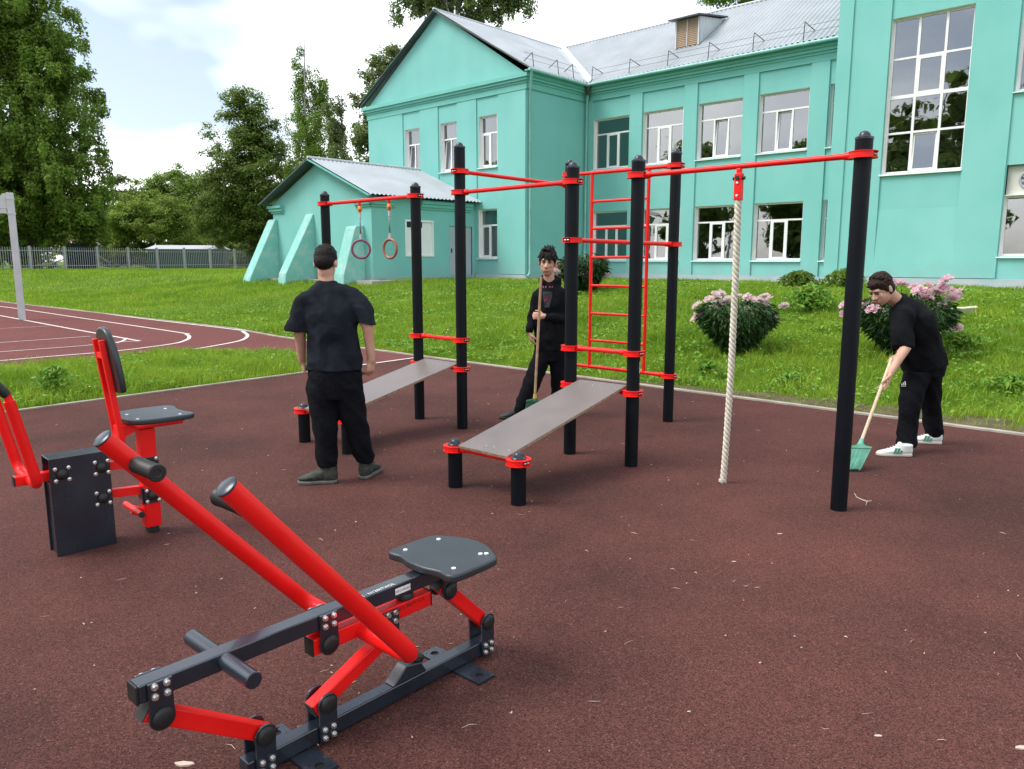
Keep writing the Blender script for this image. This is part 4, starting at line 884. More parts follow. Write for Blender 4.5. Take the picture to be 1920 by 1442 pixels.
# inclined benches: film-faced plywood with brown edges
def bench(ka, kb, kc, kd_, zl, zh):
    lo0, lo1, hi0, hi1 = PP[ka], PP[kb], PP[kc], PP[kd_]; x = (lo1 - lo0).normalized(); i0, i1 = .072, .072
    b0, b1 = lo0 + x * i0 + Z * zl, lo1 - x * i1 + Z * zl; x2 = (hi1 - hi0).normalized(); t0, t1 = hi0 + x2 * i0 + Z * zh, hi1 - x2 * i1 + Z * zh
    d = (t0 - b0).normalized(); b0 -= d * .035; b1 -= d * .035; t0 += d * .03; t1 += d * .03; nrm = x.cross(d).normalized(); nrm = nrm if nrm.z > 0 else -nrm; th = nrm * .019
    m = MB(); m.add([b0, b1, t1, t0, b0 + th, b1 + th, t1 + th, t0 + th], [(4, 5, 6, 7), (0, 3, 2, 1)]); o = m.build('board', M['board'], wf_)
    m = MB(); e = .0008
    m.add([b0, b1, t1, t0, b0 + th * .98, b1 + th * .98, t1 + th * .98, t0 + th * .98], [(0, 1, 5, 4), (1, 2, 6, 5), (2, 3, 7, 6), (3, 0, 4, 7)]); q = m.build('board_edge', M['ply'], o)
    m = MB()
    for u in (.06, .94):
        for v in (.12, .42, .58, .88):
            c = b0.lerp(t0, u).lerp(b1.lerp(t1, u), v) + th; m.lathe([(.0055, 0), (.005, .0015), (.002, .002)], c, nrm, 10)
    m.build('screw_head', M['bolt'], o)
    a, b = (lo0 + lo1) / 2, (hi0 + hi1) / 2
bench('S1', 'S2', 'P2', 'P3', .308, .602); bench('S3', 'S4', 'P4', 'P5', .308, .608)
# small white sticker on the P5 post
stp = POSTS['P5']; m = MB(); c = PP['P5']
m.add([c + Vector((.0518 * math.cos(a), .0518 * math.sin(a), z)) for a in (-.62, -.45) for z in (.74, .83)], [(0, 2, 3, 1)]); m.build('sticker', M['white'], stp)
# gymnastic rings
db = (PP['P2'] - PP['P1']).normalized()
def gym_ring(t, mat, label, spin, clen):
    o = PP['P1'] + db * t + Z * 2.22; th = thing('gymnastic_ring', label, 'gymnastic ring', tuple(o), 'rings hanging from the left bar')
    m = MB(); m.box(o + Vector((-.014, -.014, -.055)), (.028, 0, 0), (0, .028, 0), (0, 0, .04)); m.build('hanger', M['red'], th, bevel=.004)
    m = MB(); m.ell(o - Z * .085, (.024, .024, .040)); m.ell(o - Z * .085 + Vector((.004, -.024, 0)), (.016, .012, .016)); m.build('shackle', M['orange'], th, smooth=180)
    m = MB(); m.path([o - Z * .12, o - Z * (.13 + clen)], .0075, 8); m.build('cable', M['cable'], th, smooth=180)
    for z in (.15, .10 + clen):
        m = MB(); m.path([o - Z * (z - .028), o - Z * (z + .028)], .0125, 10); m.build('ferrule', M['galv'], th, smooth=40)
    c = o - Z * (.13 + clen + .098); u = Vector((math.cos(spin), math.sin(spin), 0)); m = MB()
    m.path([c + u * .095 * math.cos(k * math.pi / 20) + Z * .095 * math.sin(k * math.pi / 20) for k in range(40)], .0138, 10, closed=True); m.build('ring', mat, th, smooth=180)
    m = MB(); m.path([o - Z * (.10 + clen), c + Z * .112, c + Z * .078], .009, 8); m.build('eyelet', M['cable'], th, smooth=180)
gym_ring(.645, M['ring1'], 'purple gymnastic ring, the one nearer the left end post of the frame', R(2), .275)
gym_ring(1.143, M['ring2'], 'reddish brown gymnastic ring hanging beside the purple one', R(-38), .275)
# climbing rope
rb = PP['P5'] + (PP['P7'] - PP['P5']).normalized() * .805 + Z * 2.224; dr = (PP['P7'] - PP['P5']).normalized()
rope = thing('climbing_rope', 'thick pale twisted climbing rope hanging in a red holder', 'rope', tuple(rb))
m = MB(); sdr = Vector((-dr.y, dr.x, 0)); ht = rb - Z * .015; hb = at(1384, 376, rb.y); hd = (hb - ht)
m.cbox(rb - Z * .035, .016, .016, .022, dr, sdr); m.bar(ht - Z * .03, hb, .045, .05, dr); m.build('holder', M['red'], rope, bevel=.004)
m = MB(); c = ht - Z * .062; m.tube(c - dr * .042, c + dr * .042, .012, n=10); m.tube(c - sdr * .034, c + sdr * .034, .014, n=10); m.build('pivot_bolt', M['black'], rope, smooth=40)
m = MB()
for f in (.45, .85):
    c = ht.lerp(hb, f); m.lathe([(.009, .0), (.008, .004), (.004, .006)], c - sdr * .026, -sdr, 10); m.lathe([(.009, .0), (.008, .004), (.004, .006)], c - dr * .024, -dr, 10)
m.build('screw_head', M['white'], rope, smooth=40)
r_top = hb + Z * .02; r_bot = at(1353, 906, 5.42); 
for k in range(3):
    m = MB(); pts = []; n = 330; turns = 19.0
    for i in range(n + 1):
        f = i / n; c = r_top.lerp(r_bot, f) + Vector((0.02 * math.sin(f * 2.6), 0, 0)); an = 2 * math.pi * (turns * f + k / 3); pts.append(c + Vector((math.cos(an), math.sin(an), 0)) * .0118)
    m.path(pts, .0128, 7); m.build('strand', M['rope'], rope, smooth=180)
m = MB(); m.path([r_bot + Z * .03, r_bot + Z * .012], .0225, 12); m.build('end_binding', M['rope'], rope, smooth=40)
# ------------------------------------------------------------------ rowing machine
RM = Vector((0.66913, 0.74314, 0)); RN = Vector((0.74314, -0.66913, 0)); RO = Vector((-0.1357, 2.9487, 0))
def W(m_, n_, z): return RO + RM * m_ + RN * n_ + Z * z
rower = thing('rowing_machine', 'red and dark blue rowing exercise machine with black seat in the foreground', 'exercise machine', tuple(W(-.5, 0, 0)))
def rbox(m0, m1, n0, n1, z0, z1, name, mat, par=None, bev=.004, **k):
    m = MB(); m.box(W(m0, n0, z0), RM * (m1 - m0), RN * (n1 - n0), Z * (z1 - z0)); return m.build(name, mat, par or rower, bevel=bev, **k)
rbox(-1.045, .045, -.027, .027, .010, .068, 'base_beam', M['dark'])
for mc in (-.128, -.855):
    m = MB(); m_ = []
    hole = 20; r = .017
    # plate with two real bolt holes: outline strips around them
    for sg in (-1, 1):
        n0, n1 = sg * .028, sg * .168; hc = sg * .128; q = .026
        def pb(a0, a1, b0, b1):
            lo, hi = min(b0, b1), max(b0, b1); m.box(W(mc + a0, lo, .001), RM * (a1 - a0), RN * (hi - lo), Z * .009)
        pb(-.044, .044, n0, hc - sg * q); pb(-.044, .044, hc + sg * q, n1); pb(-.044, -q, hc - sg * q, hc + sg * q); pb(q, .044, hc - sg * q, hc + sg * q)
        for k in range(hole):
            a0, a1 = 2 * math.pi * k / hole, 2 * math.pi * (k + 1) / hole
            def sqp(a): 
                c, s = math.cos(a), math.sin(a); t = q / max(abs(c), abs(s)); return c * t, s * t
            p = [(r * math.cos(a0), r * math.sin(a0)), (r * math.cos(a1), r * math.sin(a1)), sqp(a1), sqp(a0)]
            m.prism(p, lambda u, v, t: W(mc + u, hc + v, t), .001, .010)
    m.build('foot_plate', M['dark'], rower)
    for sg in (-1, 1): m = MB(); m.lathe([(.017, 0), (.017, .002)], W(mc, sg * .128, 0.0008), (0, 0, 1), 16); m.build('bolt_hole', M['black'], rower)
def bracket(mp, zp, zb, name='pivot_bracket', flip=1, w=.040):
    """pair of rounded side plates holding a pivot at (mp, zp), bolted to a beam centred at height zb"""
    for sg in (-1, 1):
        poly = []; rr_ = .037; up = 1 if zp > zb else -1
        for k in range(13): an = math.pi * k / 12; poly.append((mp + rr_ * math.cos(an), zp + up * rr_ * math.sin(an)))
        e = zb - up * .026; poly += [(mp - .034, zp - up * .03), (mp - .034, e), (mp + .034, e), (mp + .034, zp - up * .03)]
        m = MB(); m.prism(poly, lambda u, v, t: W(u, t, v), sg * (w - .009), sg * w); b = m.build(name, M['dark'], rower, bevel=.002)
        m = MB(); m.lathe([(.031, 0), (.031, .005), (.026, .010), (.020, .0125), (.003, .013)], W(mp, sg * w, zp), RN * sg, 22); m.build('pivot_cap', M['black'], b, smooth=35)
        for dm in (-.017, .017):
            for dz in (-.015, .015):
                c = W(mp + dm, sg * w, zb + dz); m = MB(); m.lathe([(.0105, 0), (.0105, .0025), (.0085, .003)], c, RN * sg, 14); m.lathe([(.0074, .003), (.0074, .009), (.0062, .0102)], c, RN * sg, 14); m.lathe([(.0036, .0102), (.0034, .0106)], c, RN * sg, 6); m.build('bolt', M['bolt'], b, smooth=35)
bracket(-1.29, .345, .430); bracket(-.738, .347, .430); bracket(-.193, .352, .430)
bracket(-.985, .138, .040); bracket(-.755, .140, .040); bracket(.015, .148, .040)
rbox(-1.345, -.10, -.029, .029, .403, .457, 'upper_beam', M['dark']); rbox(-1.353, -1.3452, -.030, .030, .402, .458, 'end_cap', M['black'], bev=.003)
def rbar(a, b, w, h, name, ext=.03, cap=True):
    p, q = Vector((a[0], a[1])), Vector((b[0], b[1])); d = (q - p).normalized(); p -= d * ext; q += d * ext; m = MB()
    m.bar(W(p.x, 0, p.y), W(q.x, 0, q.y), w, h, RN if False else Z); o = m.build(name, M['red'], rower, bevel=.005)
    if cap:
        for e, s in ((p, -1), (q, 1)):
            f = e + d * s * .003; g2 = e + d * s * .0003; m = MB(); m.bar(W(g2.x, 0, g2.y), W(f.x, 0, f.y), w + .001, h + .001, Z); m.build('end_cap', M['black'], o)
    return o
rbar((-1.29, .345), (-.985, .138), .050, .052, 'link', .042); rbar((-.193, .352), (.015, .148), .050, .052, 'link', .038)
lev = rbar((-.77, .347), (-.30, .347), .050, .058, 'lever', .022); rbar((-.755, .140), (-.478, .262), .048, .050, 'link', .045)
for sg in (-1, 1):
    poly = [(-.478 + .034 * math.cos(math.pi * k / 12), .250 - .034 * math.sin(math.pi * k / 12)) for k in range(13)] + [(-.512, .37), (-.444, .37)]
    m = MB(); m.prism(poly, lambda u, v, t: W(u, t, v), sg * .031, sg * .039); b = m.build('pivot_bracket', M['dark'], rower, bevel=.002)
    m = MB(); m.lathe([(.029, 0), (.029, .005), (.02, .011), (.003, .012)], W(-.478, sg * .039, .250), RN * sg, 20); m.build('pivot_cap', M['black'], b, smooth=35)
    for dm in (-.016, .016):
        for dz in (-.016, .016):
            c = W(-.478 + dm, sg * .039, .345 + dz); m = MB(); m.lathe([(.010, 0), (.010, .0025), (.007, .003), (.007, .010)], c, RN * sg, 12); m.build('bolt', M['bolt'], b, smooth=35)
def bez(p0, p1, p2, n=10): return [p0.lerp(p1, t / n).lerp(p1.lerp(p2, t / n), t / n) for t in range(n + 1)]
for sg, top, mb, zb in ((1, (-1.198, 1.042), -.592, .333), (-1, (-1.266, 1.083), -.592, .330)):
    a = W(mb, sg * .026, zb); c = W(mb, sg * .300, zb); t = W(top[0], sg * .300, top[1]); d = (t - c).normalized()
    m = MB(); m.path([a] + bez(c - RN * sg * .075, c, c + d * .085) + [t], .0295, 20); arm = m.build('lever_arm', M['red'], rower, smooth=40)
    m = MB(); m.lathe([(.0300, -.004), (.0300, .001), (.026, .0035), (.002, .004)], t, d, 22); m.build('end_cap', M['capblue'], arm, smooth=40)
    gz = .993 if sg < 0 else .965; f = (gz - zb) / (top[1] - zb); gc = c.lerp(t, f); ax = -RN * sg
    m = MB(); m.path([gc + ax * .015, gc + ax * .035], .021, 14); m.build('grip_tube', M['red'], arm, smooth=40)
    m = MB(); pr = [(.0255, .032), (.0265, .036)]
    for k in range(26): pr += [(.0238 if k % 2 else .0252, .042 + k * .0046)]
    pr += [(.0268, .164), (.0268, .171), (.024, .174), (.012, .174), (.010, .172)]; m.lathe(pr, gc, ax, 20); m.build('grip', M['black'], arm, smooth=25)
m = MB(); m.path([W(-1.094, -.190, .430), W(-1.094, .190, .430)], .0255, 20); fp = m.build('foot_bar', M['dark'], rower, smooth=40, bevel=.003)
seat_half = [(-.300, .190), (-.320, .172), (-.322, .150), (-.313, .110), (-.322, .075), (-.332, .045)]
out = [(a, -b) for a, b in seat_half[::1]] ; out = [(a, -b) for a, b in seat_half] + [(a, b) for a, b in seat_half[::-1]] + [(-.10, .188), (-.075, .176), (-.050, .140), (-.020, .085), (-.004, .03), (-.004, -.03), (-.020, -.085), (-.050, -.140), (-.075, -.176), (-.10, -.188)]
def smooth_poly(p, it=2):
    for _ in range(it):
        q = []
        for i in range(len(p)):
            a, b = Vector(p[i]), Vector(p[(i + 1) % len(p)]); q += [tuple(a * .75 + b * .25), tuple(a * .25 + b * .75)]
        p = q
    return p
so2 = smooth_poly(out, 2); m = MB(); m.prism(so2, lambda u, v, t: W(u, v, t), .460, .492); seat = m.build('seat', M['seat'], rower, bevel=.009, seg=3, smooth=40)
m = MB(); m.prism([(-.25, -.10), (-.03, -.10), (-.03, .10), (-.25, .10)], lambda u, v, t: W(u, v, t), .4575, .4598); m.build('seat_plate', M['dark'], rower)
for u, v in ((-.265, -.135), (-.265, .135), (-.10, -.125), (-.10, .110), (-.083, .125)):
    m = MB(); m.lathe([(.009, 0), (.0085, .0025), (.005, .004), (.001, .0042)], W(u, v, .492), (0, 0, 1), 12); m.build('rivet', M['white'], seat, smooth=40)
m = MB(); m.lathe([(.030, 0), (.034, .006), (.034, .020), (.026, .026)], W(-.387, 0, .4025), (0, 0, -1), 20); m.build('rubber_stop', M['black'], rower, smooth=35)
m = MB(); m.prism([(-.470, .069), (-.405, .125), (-.335, .112), (-.308, .069)], lambda u, v, t: W(u, t, v), -.026, .026); m.build('stop_block', M['dark'], rower, bevel=.003)
m = MB(); m.lathe([(.024, 0), (.026, .006), (.026, .022), (.020, .028)], W(-.338, 0, .112), (RM * .45 + Z * .9), 18); m.build('rubber_stop', M['black'], rower, smooth=35)
text_part('WEX · N1280TWSIL', .021, W(-.628, .0255, .457), RM, -RN, M['lettering'], 'lettering', rower, sx=1.0)
m = MB(); m.box(W(-.452, .0293, .418), RM * .070, RN * .0006, Z * .024); lb = m.build('label_plate', M['white'], rower)
text_part('ИЗГОЛ.РИМВОМ', .0095, W(-.449, .0300, .4262), RM, Z, M['black'], 'lettering', lb, .0004, .92)
text_part('НЕВИСЕ, ВКЮРУ ЧЕ-М', .017, W(-.462, .0252, .352), RM, Z, M['blacktext'], 'lettering', lev, .0006, .80)
# ------------------------------------------------------------------ chest-press machine
PU = Vector((0.71934, 0.69466, 0)); PV = Vector((0.69466, -0.71934, 0)); PO = Vector((-2.4793, 3.9953, 0))
def Q(u, v, z): return PO + PU * u + PV * v + Z * z
press = thing('press_machine', 'red seated press machine with dark bolted housing and tall black backrest', 'exercise machine', tuple(Q(.3, -.07, 0)))
def qbox(u0, u1, v0, v1, z0, z1, name, mat, par=None, bev=.004): m = MB(); m.box(Q(u0, v0, z0), PU * (u1 - u0), PV * (v1 - v0), Z * (z1 - z0)); return m.build(name, mat, par or press, bevel=bev)
m = MB()
for (u0, u1, v0, v1, z0, z1) in ((0, .302, -.008, 0, 0, .548), (0, .302, -.148, -.140, 0, .548), (0, .302, -.1395, -.0085, .541, .548), (.293, .301, -.1395, -.0085, 0, .5405)):
    m.box(Q(u0, v0, z0), PU * (u1 - u0), PV * (v1 - v0), Z * (z1 - z0))
hs = m.build('housing', M['dark'], press, bevel=.003); qbox(.012, .018, -.139, -.009, 0, .40, 'inner_plate', M['dark'], hs); qbox(.05, .06, -.139, -.009, .40, .54, 'inner_plate', M['black'], hs)
m = MB()
for u in (.066, .258): m.box(Q(u - .003, 0, .05), PU * .006, PV * .0012, Z * .34)
m.build('seam', M['capblue'], hs, kind='stuff')
def knob(c, ax, s1, s2, par, sp=.033):
    m = MB(); m.lathe([(.030, 0), (.030, .004), (.025, .012), (.015, .018), (.002, .019)], c, ax, 20); k = m.build('pivot_cap', M['black'], par, smooth=35)
    for a in (-1, 1):
        for b in (-1, 1):
            q = c + s1 * a * sp + s2 * b * sp; m = MB(); m.lathe([(.011, 0), (.011, .003), (.008, .0035), (.008, .010), (.006, .012)], q, ax, 12); m.build('bolt', M['bolt'], k, smooth=35)
for u, z in ((.060, .455), (.257, .457), (.252, .281)): knob(Q(u, .0012, z), PV, PU, Z, hs)
m = MB(); m.bar(Q(-.150, -.074, .443), Q(.07, -.074, .443), .052, .052); lv = m.build('lever', M['red'], press, bevel=.005); qbox(-.155, -.1505, -.1, -.048, .416, .470, 'end_cap', M['black'], lv, .002)
for sg in (1, -1):
    v0 = -.074 + sg * .030; vv = -.074 + sg * .205; a = Q(-.078, v0, .443); c = Q(-.083, vv, .450); t = Q(-.172, vv, .905); d = (t - c).normalized(); s_ = (c - a).normalized()
    m = MB(); m.path([a] + bez(c - s_ * .07, c, c + d * .075) + [t], .027, 18); arm = m.build('lever_arm', M['red'], press, smooth=40)
    m = MB(); m.path([t, t + d * .045], .019, 16); m.build('grip_tube', M['red'], arm, smooth=40)
    bd = (d - PU * .55).normalized(); t2 = t + d * .03
    m = MB(); m.path([t2, t2 + bd * .03, t2 + bd * .17], [.022, .0245, .0245], 16); m.build('grip', M['black'], arm, smooth=40)
for z0, z1 in ((.442, .432), (.279, .265)):
    m = MB(); m.bar(Q(.31, -.074, z0), Q(.49, -.074, z1), .040, .050); m.build('link', M['red'], press, bevel=.004)
qbox(.482, .568, -.116, -.030, .038, .63, 'column', M['red'], bev=.005); qbox(.495, .555, -.103, -.043, .0, .037, 'column_foot', M['black'])
for z in (.418, .232): 
    p_ = qbox(.478, .572, -.0298, -.022, z - .046, z + .046, 'bearing_plate', M['dark'], bev=.002); knob(Q(.525, -.0217, z), PV, PU, Z, p_)
    qbox(.470, .4815, -.11, -.036, z - .05, z + .05, 'bearing_plate', M['dark'], bev=.002)
m = MB(); m.path([Q(.435, -.235, .150), Q(.435, .040, .150)], .018, 14); pg = m.build('foot_peg', M['red'], press, smooth=40, bevel=.002); m = MB(); m.bar(Q(.43, -.10, .148), Q(.49, -.09, .115), .03, .05); m.build('peg_bracket', M['red'], pg, bevel=.003)
m = MB(); m.lathe([(.0185, 0), (.0185, .003), (.012, .004)], Q(.435, .040, .150), PV, 14); m.build('end_cap', M['black'], pg)
qbox(.385, .735, -.112, -.036, .632, .667, 'seat_beam', M['red']); qbox(.44, .70, -.22, .07, .6675, .675, 'seat_plate', M['red'], bev=.001)
def sl2(k): return smooth_poly(k, 2)
sp_ = sl2([(u_, -.12 + (v_ + .075) * 1.12) for u_, v_ in [(.415, -.19), (.435, -.235), (.55, -.262), (.70, -.255), (.745, -.25), (.775, -.20), (.750, -.12), (.750, -.03), (.780, .06), (.750, .11), (.60, .112), (.50, .105), (.42, .06), (.405, -.02), (.405, -.12)]])
m = MB(); m.prism(sp_, lambda u, v, t: Q(u, v, t), .6755, .706); st2 = m.build('seat', M['seat'], press, bevel=.009, seg=3, smooth=40)
for u, v in ((.46, -.16), (.46, .02), (.69, -.19), (.69, .04)): m = MB(); m.lathe([(.009, 0), (.0085, .0025), (.002, .004)], Q(u, v, .706), (0, 0, 1), 12); m.build('rivet', M['white'], st2, smooth=40)
bt = (.315, 1.165); bb = (.385, .575)
for v in (-.020, -.128):
    m = MB(); m.bar(Q(bb[0], v, bb[1]), Q(bt[0], v, bt[1]), .026, .030, PU); m.build('back_bar', M['red'], press, bevel=.004)
for f, h_ in ((.93 - .08, .035), (.10, .07)):
    u, z = bb[0] + (bt[0] - bb[0]) * f, bb[1] + (bt[1] - bb[1]) * f; m = MB(); m.bar(Q(u, -.033, z), Q(u, -.115, z), .026, h_, Z); m.build('cross_bar', M['red'], press, bevel=.003)
m = MB(); m.prism([(.395, .667), (.47, .667), (.47, .632), (.40, .600), (.375, .62)], lambda u, v, t: Q(u, t, v), -.05, -.032); m.build('gusset', M['red'], press)
# backrest pad: a tapering slab leaning with the bars
up_ = (Q(bt[0], 0, bt[1]) - Q(bb[0], 0, bb[1])).normalized(); fw = PV.cross(up_).normalized(); fw = fw if fw.dot(PU) > 0 else -fw
pc = Q(.354, -.074, .86) + fw * .016
pad = smooth_poly([(-.118, 0), (-.155, .02), (-.150, .22), (-.105, .325), (-.05, .372), (.05, .372), (.105, .325), (.150, .22), (.155, .02), (.118, 0)], 2)
m = MB(); m.prism(pad, lambda u, v, t: pc + PV * u + up_ * v + fw * t, 0, .034); m.build('backrest_pad', M['seat'], press, bevel=.010, seg=3, smooth=40)
# ------------------------------------------------------------------ basketball post
bb_ = gp(42, 600, 0); bpost = thing('basketball_post', 'white square basketball post with a gusseted arm standing on the red court', 'post', tuple(bb_))
ax_, ay_ = Vector((-.86, -.51, 0)), Vector((.51, -.86, 0)); top = 3.36
m = MB(); m.cbox(bb_ + Z * top / 2, .085, .085, top / 2, ax_, ay_); m.build('post', M['galv'], bpost, bevel=.012)
m = MB(); m.cbox(bb_ + Z * 2.88 + ax_ * .9, .80, .045, .06, ax_, ay_); m.build('arm', M['galv'], bpost, bevel=.008)
m = MB(); m.prism([(.086, 2.95), (.086, 3.34), (.15, 3.34), (.52, 2.95)], lambda u, v, t: bb_ + ax_ * u + ay_ * t + Z * v, -.03, .03); m.build('gusset', M['galv'], bpost)
m = MB(); m.cbox(bb_ + Z * 3.20, .10, .10, .02, ax_, ay_); m.cbox(bb_ + Z * 2.82, .10, .10, .02, ax_, ay_); m.build('collar', M['galv'], bpost)
# ------------------------------------------------------------------ fence along the far side of the field
fa, fb_ = Vector((-38.6, 58.2, 0)), Vector((-25.6, 74.6, 0)); fd = (fb_ - fa).normalized()
fence = thing('picket_fence', 'long grey metal picket fence on the far side of the field', 'fence', tuple(fa + Z * .85))
f0, nP = fa - fd * 7.6, 14
m = MB(); m.cbox((0, 0, .9), .075, .075, .95, fd, Vector((-fd.y, fd.x, 0))); POSTMESH = m.mesh('fence_post')
m = MB(); m.cbox((0, 0, .92), .016, .012, .84, fd, Vector((-fd.y, fd.x, 0))); PKM = m.mesh('picket')
for i in range(nP):
    p = f0 + fd * 2.5 * i; z = ztf(p.x, p.y); link_mesh('fence_post', POSTMESH, M['fence'], fence, Vector((p.x, p.y, z)) - wl(fence))
    if i < nP - 1:
        for k in range(1, 15):
            q = p + fd * 2.5 * k / 15; link_mesh('picket', PKM, M['fence'], fence, Vector((q.x, q.y, z)) - wl(fence))
        for hz in (.35, 1.5):
            m = MB(); m.bar(Vector((p.x, p.y, z + hz)) + fd * .08, Vector((p.x, p.y, z + hz)) + fd * 2.42, .035, .045); m.build('rail', M['fence'], fence)
# sheds and scrap behind the fence
def shed(name, label, cat, px, Y, w, d, h, mat, roof, rz):
    p = at(px, 488, Y); z = .84; t = thing(name, label, cat, (p.x, p.y, z)); X = Vector((math.cos(rz), math.sin(rz), 0)); D = Vector((-X.y, X.x, 0)); o = Vector((p.x, p.y, z))
    m = MB(); m.cbox(o + Z * h / 2, w / 2, d / 2, h / 2, X, D)
    m.build('wall', mat, t)
    m = MB()
    for k in range(int(w / .35)): m.cbox(o - X * (w / 2 - .175 - .35 * k) - D * (d / 2 + .01) + Z * h * .48, .02, .015, h * .46, X, D)
    m.build('rib', mat, t)
    m = MB(); m.add([o - X * (w / 2 + .2) - D * (d / 2 + .25) + Z * (h + .02), o + X * (w / 2 + .2) - D * (d / 2 + .25) + Z * (h + .02), o + X * (w / 2 - .3) + Z * (h + .42), o - X * (w / 2 - .3) + Z * (h + .42), o - X * (w / 2 + .2) + D * (d / 2 + .25) + Z * (h + .02), o + X * (w / 2 + .2) + D * (d / 2 + .25) + Z * (h + .02)],
                    [(0, 1, 2, 3), (3, 2, 5, 4), (1, 5, 2), (0, 3, 4), (0, 4, 5, 1)]); m.build('roof', roof, t)
    return t
shed('garden_shed', 'dark green metal shed with pale roof behind the fence', 'shed', 356, 77, 6.9, 3.5, 1.80, M['shedgreen'], M['roofpatch'], R(12))
shed('storage_container', 'navy blue metal container behind the fence, left of the green shed', 'container', 153, 66, 2.5, 2.2, 1.75, M['navy'], M['darkedge'], R(30))
hp = at(180, 488, 118); house = thing('far_house', 'salmon rendered house half hidden by the trees beyond the fence', 'building', (hp.x, hp.y, .8))
m = MB(); m.cbox(hp + Z * 1.8, 3.2, 3, 3.2); m.build('wall', M['salmon'], house)
m = MB(); m.add([hp + Vector((-3.6, -3.4, 5)), hp + Vector((3.6, -3.4, 5)), hp + Vector((3.6, 0, 7)), hp + Vector((-3.6, 0, 7)), hp + Vector((-3.6, 3.4, 5)), hp + Vector((3.6, 3.4, 5))], [(0, 1, 2, 3), (3, 2, 5, 4), (0, 3, 4), (1, 5, 2)]); m.build('roof', M['roof'], house)
for x in (-1.8, .2, 2.0): m = MB(); m.cbox(hp + Vector((x, -3.02, 2.0)), .45, .03, .7); m.build('window', M['white'], house)
def scrap(px, Y, label, seed):
    r = random.Random(seed); p = at(px, 488, Y); o = Vector((p.x, p.y, .84)); t = thing('scrap_heap', label, 'scrap heap', tuple(o))
    for k in range(4):
        m = MB(); e = Vector((r.uniform(-1, 1), r.uniform(-.3, .3), r.uniform(-.2, .5))).normalized(); m.bar(o + Vector((r.uniform(-.8, .8), r.uniform(-.3, .3), r.uniform(.15, .6))), o + Vector((r.uniform(-.3, .3), 0, .3)) + e * 1.4, r.uniform(.3, .6), .05); m.build('board', M['scrap'] if k % 2 else M['navy'], t)
scrap(205, 66, 'heap of pale boards behind the fence, right of the navy container', 3); scrap(98, 64, 'low heap of dark scrap behind the fence, left of the navy container', 8)
# ------------------------------------------------------------------ trees
def tree(name, label, x, y, crown, n, leaf, mat, H=None, tr=0.25, bark='bark', droop=0.0, clus=60, crad=0.8, seed=1, limbs=26, group=None, base=None, lean=0.0, trunks=1, aspect=.6):
    r = np.random.default_rng(seed); z0 = (ztf(x, y) if base is None else base) - .05; t = thing(name, label, 'tree' if 'bush' not in name else 'bush', (x, y, z0), group)
    o = Vector((x, y, z0)); cs = []; vol = np.array([a[3] * a[4] * a[5] for a in crown]) ** .8; vol = vol / vol.sum()
    for e, (cx, cy, cz, rx, ry, rz) in enumerate(crown):
        k = max(4, int(clus * vol[e])); d = r.normal(0, 1, (k, 3)); d /= np.linalg.norm(d, axis=1, keepdims=True); q = r.random((k, 1)) ** (1 / 2.4)
        cs.append(np.array([cx, cy, cz]) + d * q * np.array([rx, ry, rz]))
    cs = np.concatenate(cs); cr = crad * (0.5 + 0.9 * r.random(len(cs)))
    pick = r.choice(len(cs), n, p=cr ** 2 / (cr ** 2).sum()); g = r.normal(0, .5, (n, 3)); g[:, 2] *= .62; pos = cs[pick] + g * cr[pick, None]
    if droop:
        u = r.random(n); L = droop * (0.4 + .8 * r.random(len(cs)))[pick]; strand = np.floor(r.random(n) * 9); ang = strand * 2.4 + pick
        pos = cs[pick] + np.stack([np.cos(ang), np.sin(ang), np.zeros(n)], 1) * (cr[pick] * .6 * (0.3 + .7 * ((strand * 7.3 + pick) % 1)))[:, None] + r.normal(0, .10, (n, 3)); pos[:, 2] -= u * L
    ctr = np.array([a[:3] for a in crown]).mean(0); nr = r.normal(0, .50, (n, 3)) + .55 * (pos - ctr) / np.linalg.norm(pos - ctr, axis=1, keepdims=True) + .6 * (pos - cs[pick]) / np.maximum(.05, np.linalg.norm(pos - cs[pick], axis=1, keepdims=True)); nr[:, 2] += .6
    pos[:, 2] = np.maximum(pos[:, 2], .25); v, T_ = leafcards(pos, nr, leaf * (.55 + .9 * r.random(n)), aspect, seed + 5)
    link_mesh('crown', fastmesh('crown', v, T_), mat, t)
    top = max(a[2] + a[5] * .75 for a in crown) if H is None else H; rr_ = random.Random(seed); m = MB()
    for q in range(trunks):
        bx = (q - (trunks - 1) / 2) * tr * 2.6; pts = []; rad = []
        for i in range(9):
            f = i / 8; pts.append(o + Vector((bx * (1 + 2.5 * f) + lean * top * f + .05 * top * .2 * math.sin(f * 4 + seed + q), .03 * top * math.sin(f * 3 + seed), top * f - (.2 if i == 0 else 0)))); rad.append(tr * (1.25 if i == 0 else 1) * (1 - .93 * f) + .012)
        m.path(pts, rad, 9)
        for _ in range(limbs // trunks):
            c = cs[rr_.randrange(len(cs))]; e = o + Vector(c); f = min(.92, max(.12, (c[2] - abs(c[0]) * .45) / top)) * rr_.uniform(.75, 1); s = pts[int(f * 8)].lerp(pts[min(8, int(f * 8) + 1)], f * 8 - int(f * 8)); mid = s.lerp(e, .5) + Z * .12 * (e - s).length
            m.path([s, mid, e], [tr * (1 - f) * .45 + .02, tr * (1 - f) * .25 + .014, .008], 5)
    m.build('trunk', M[bark], t, smooth=180); return t
def tpx(px, Y): p = at(px, 488, Y); return p.x, p.y
x, y = tpx(66, 66)
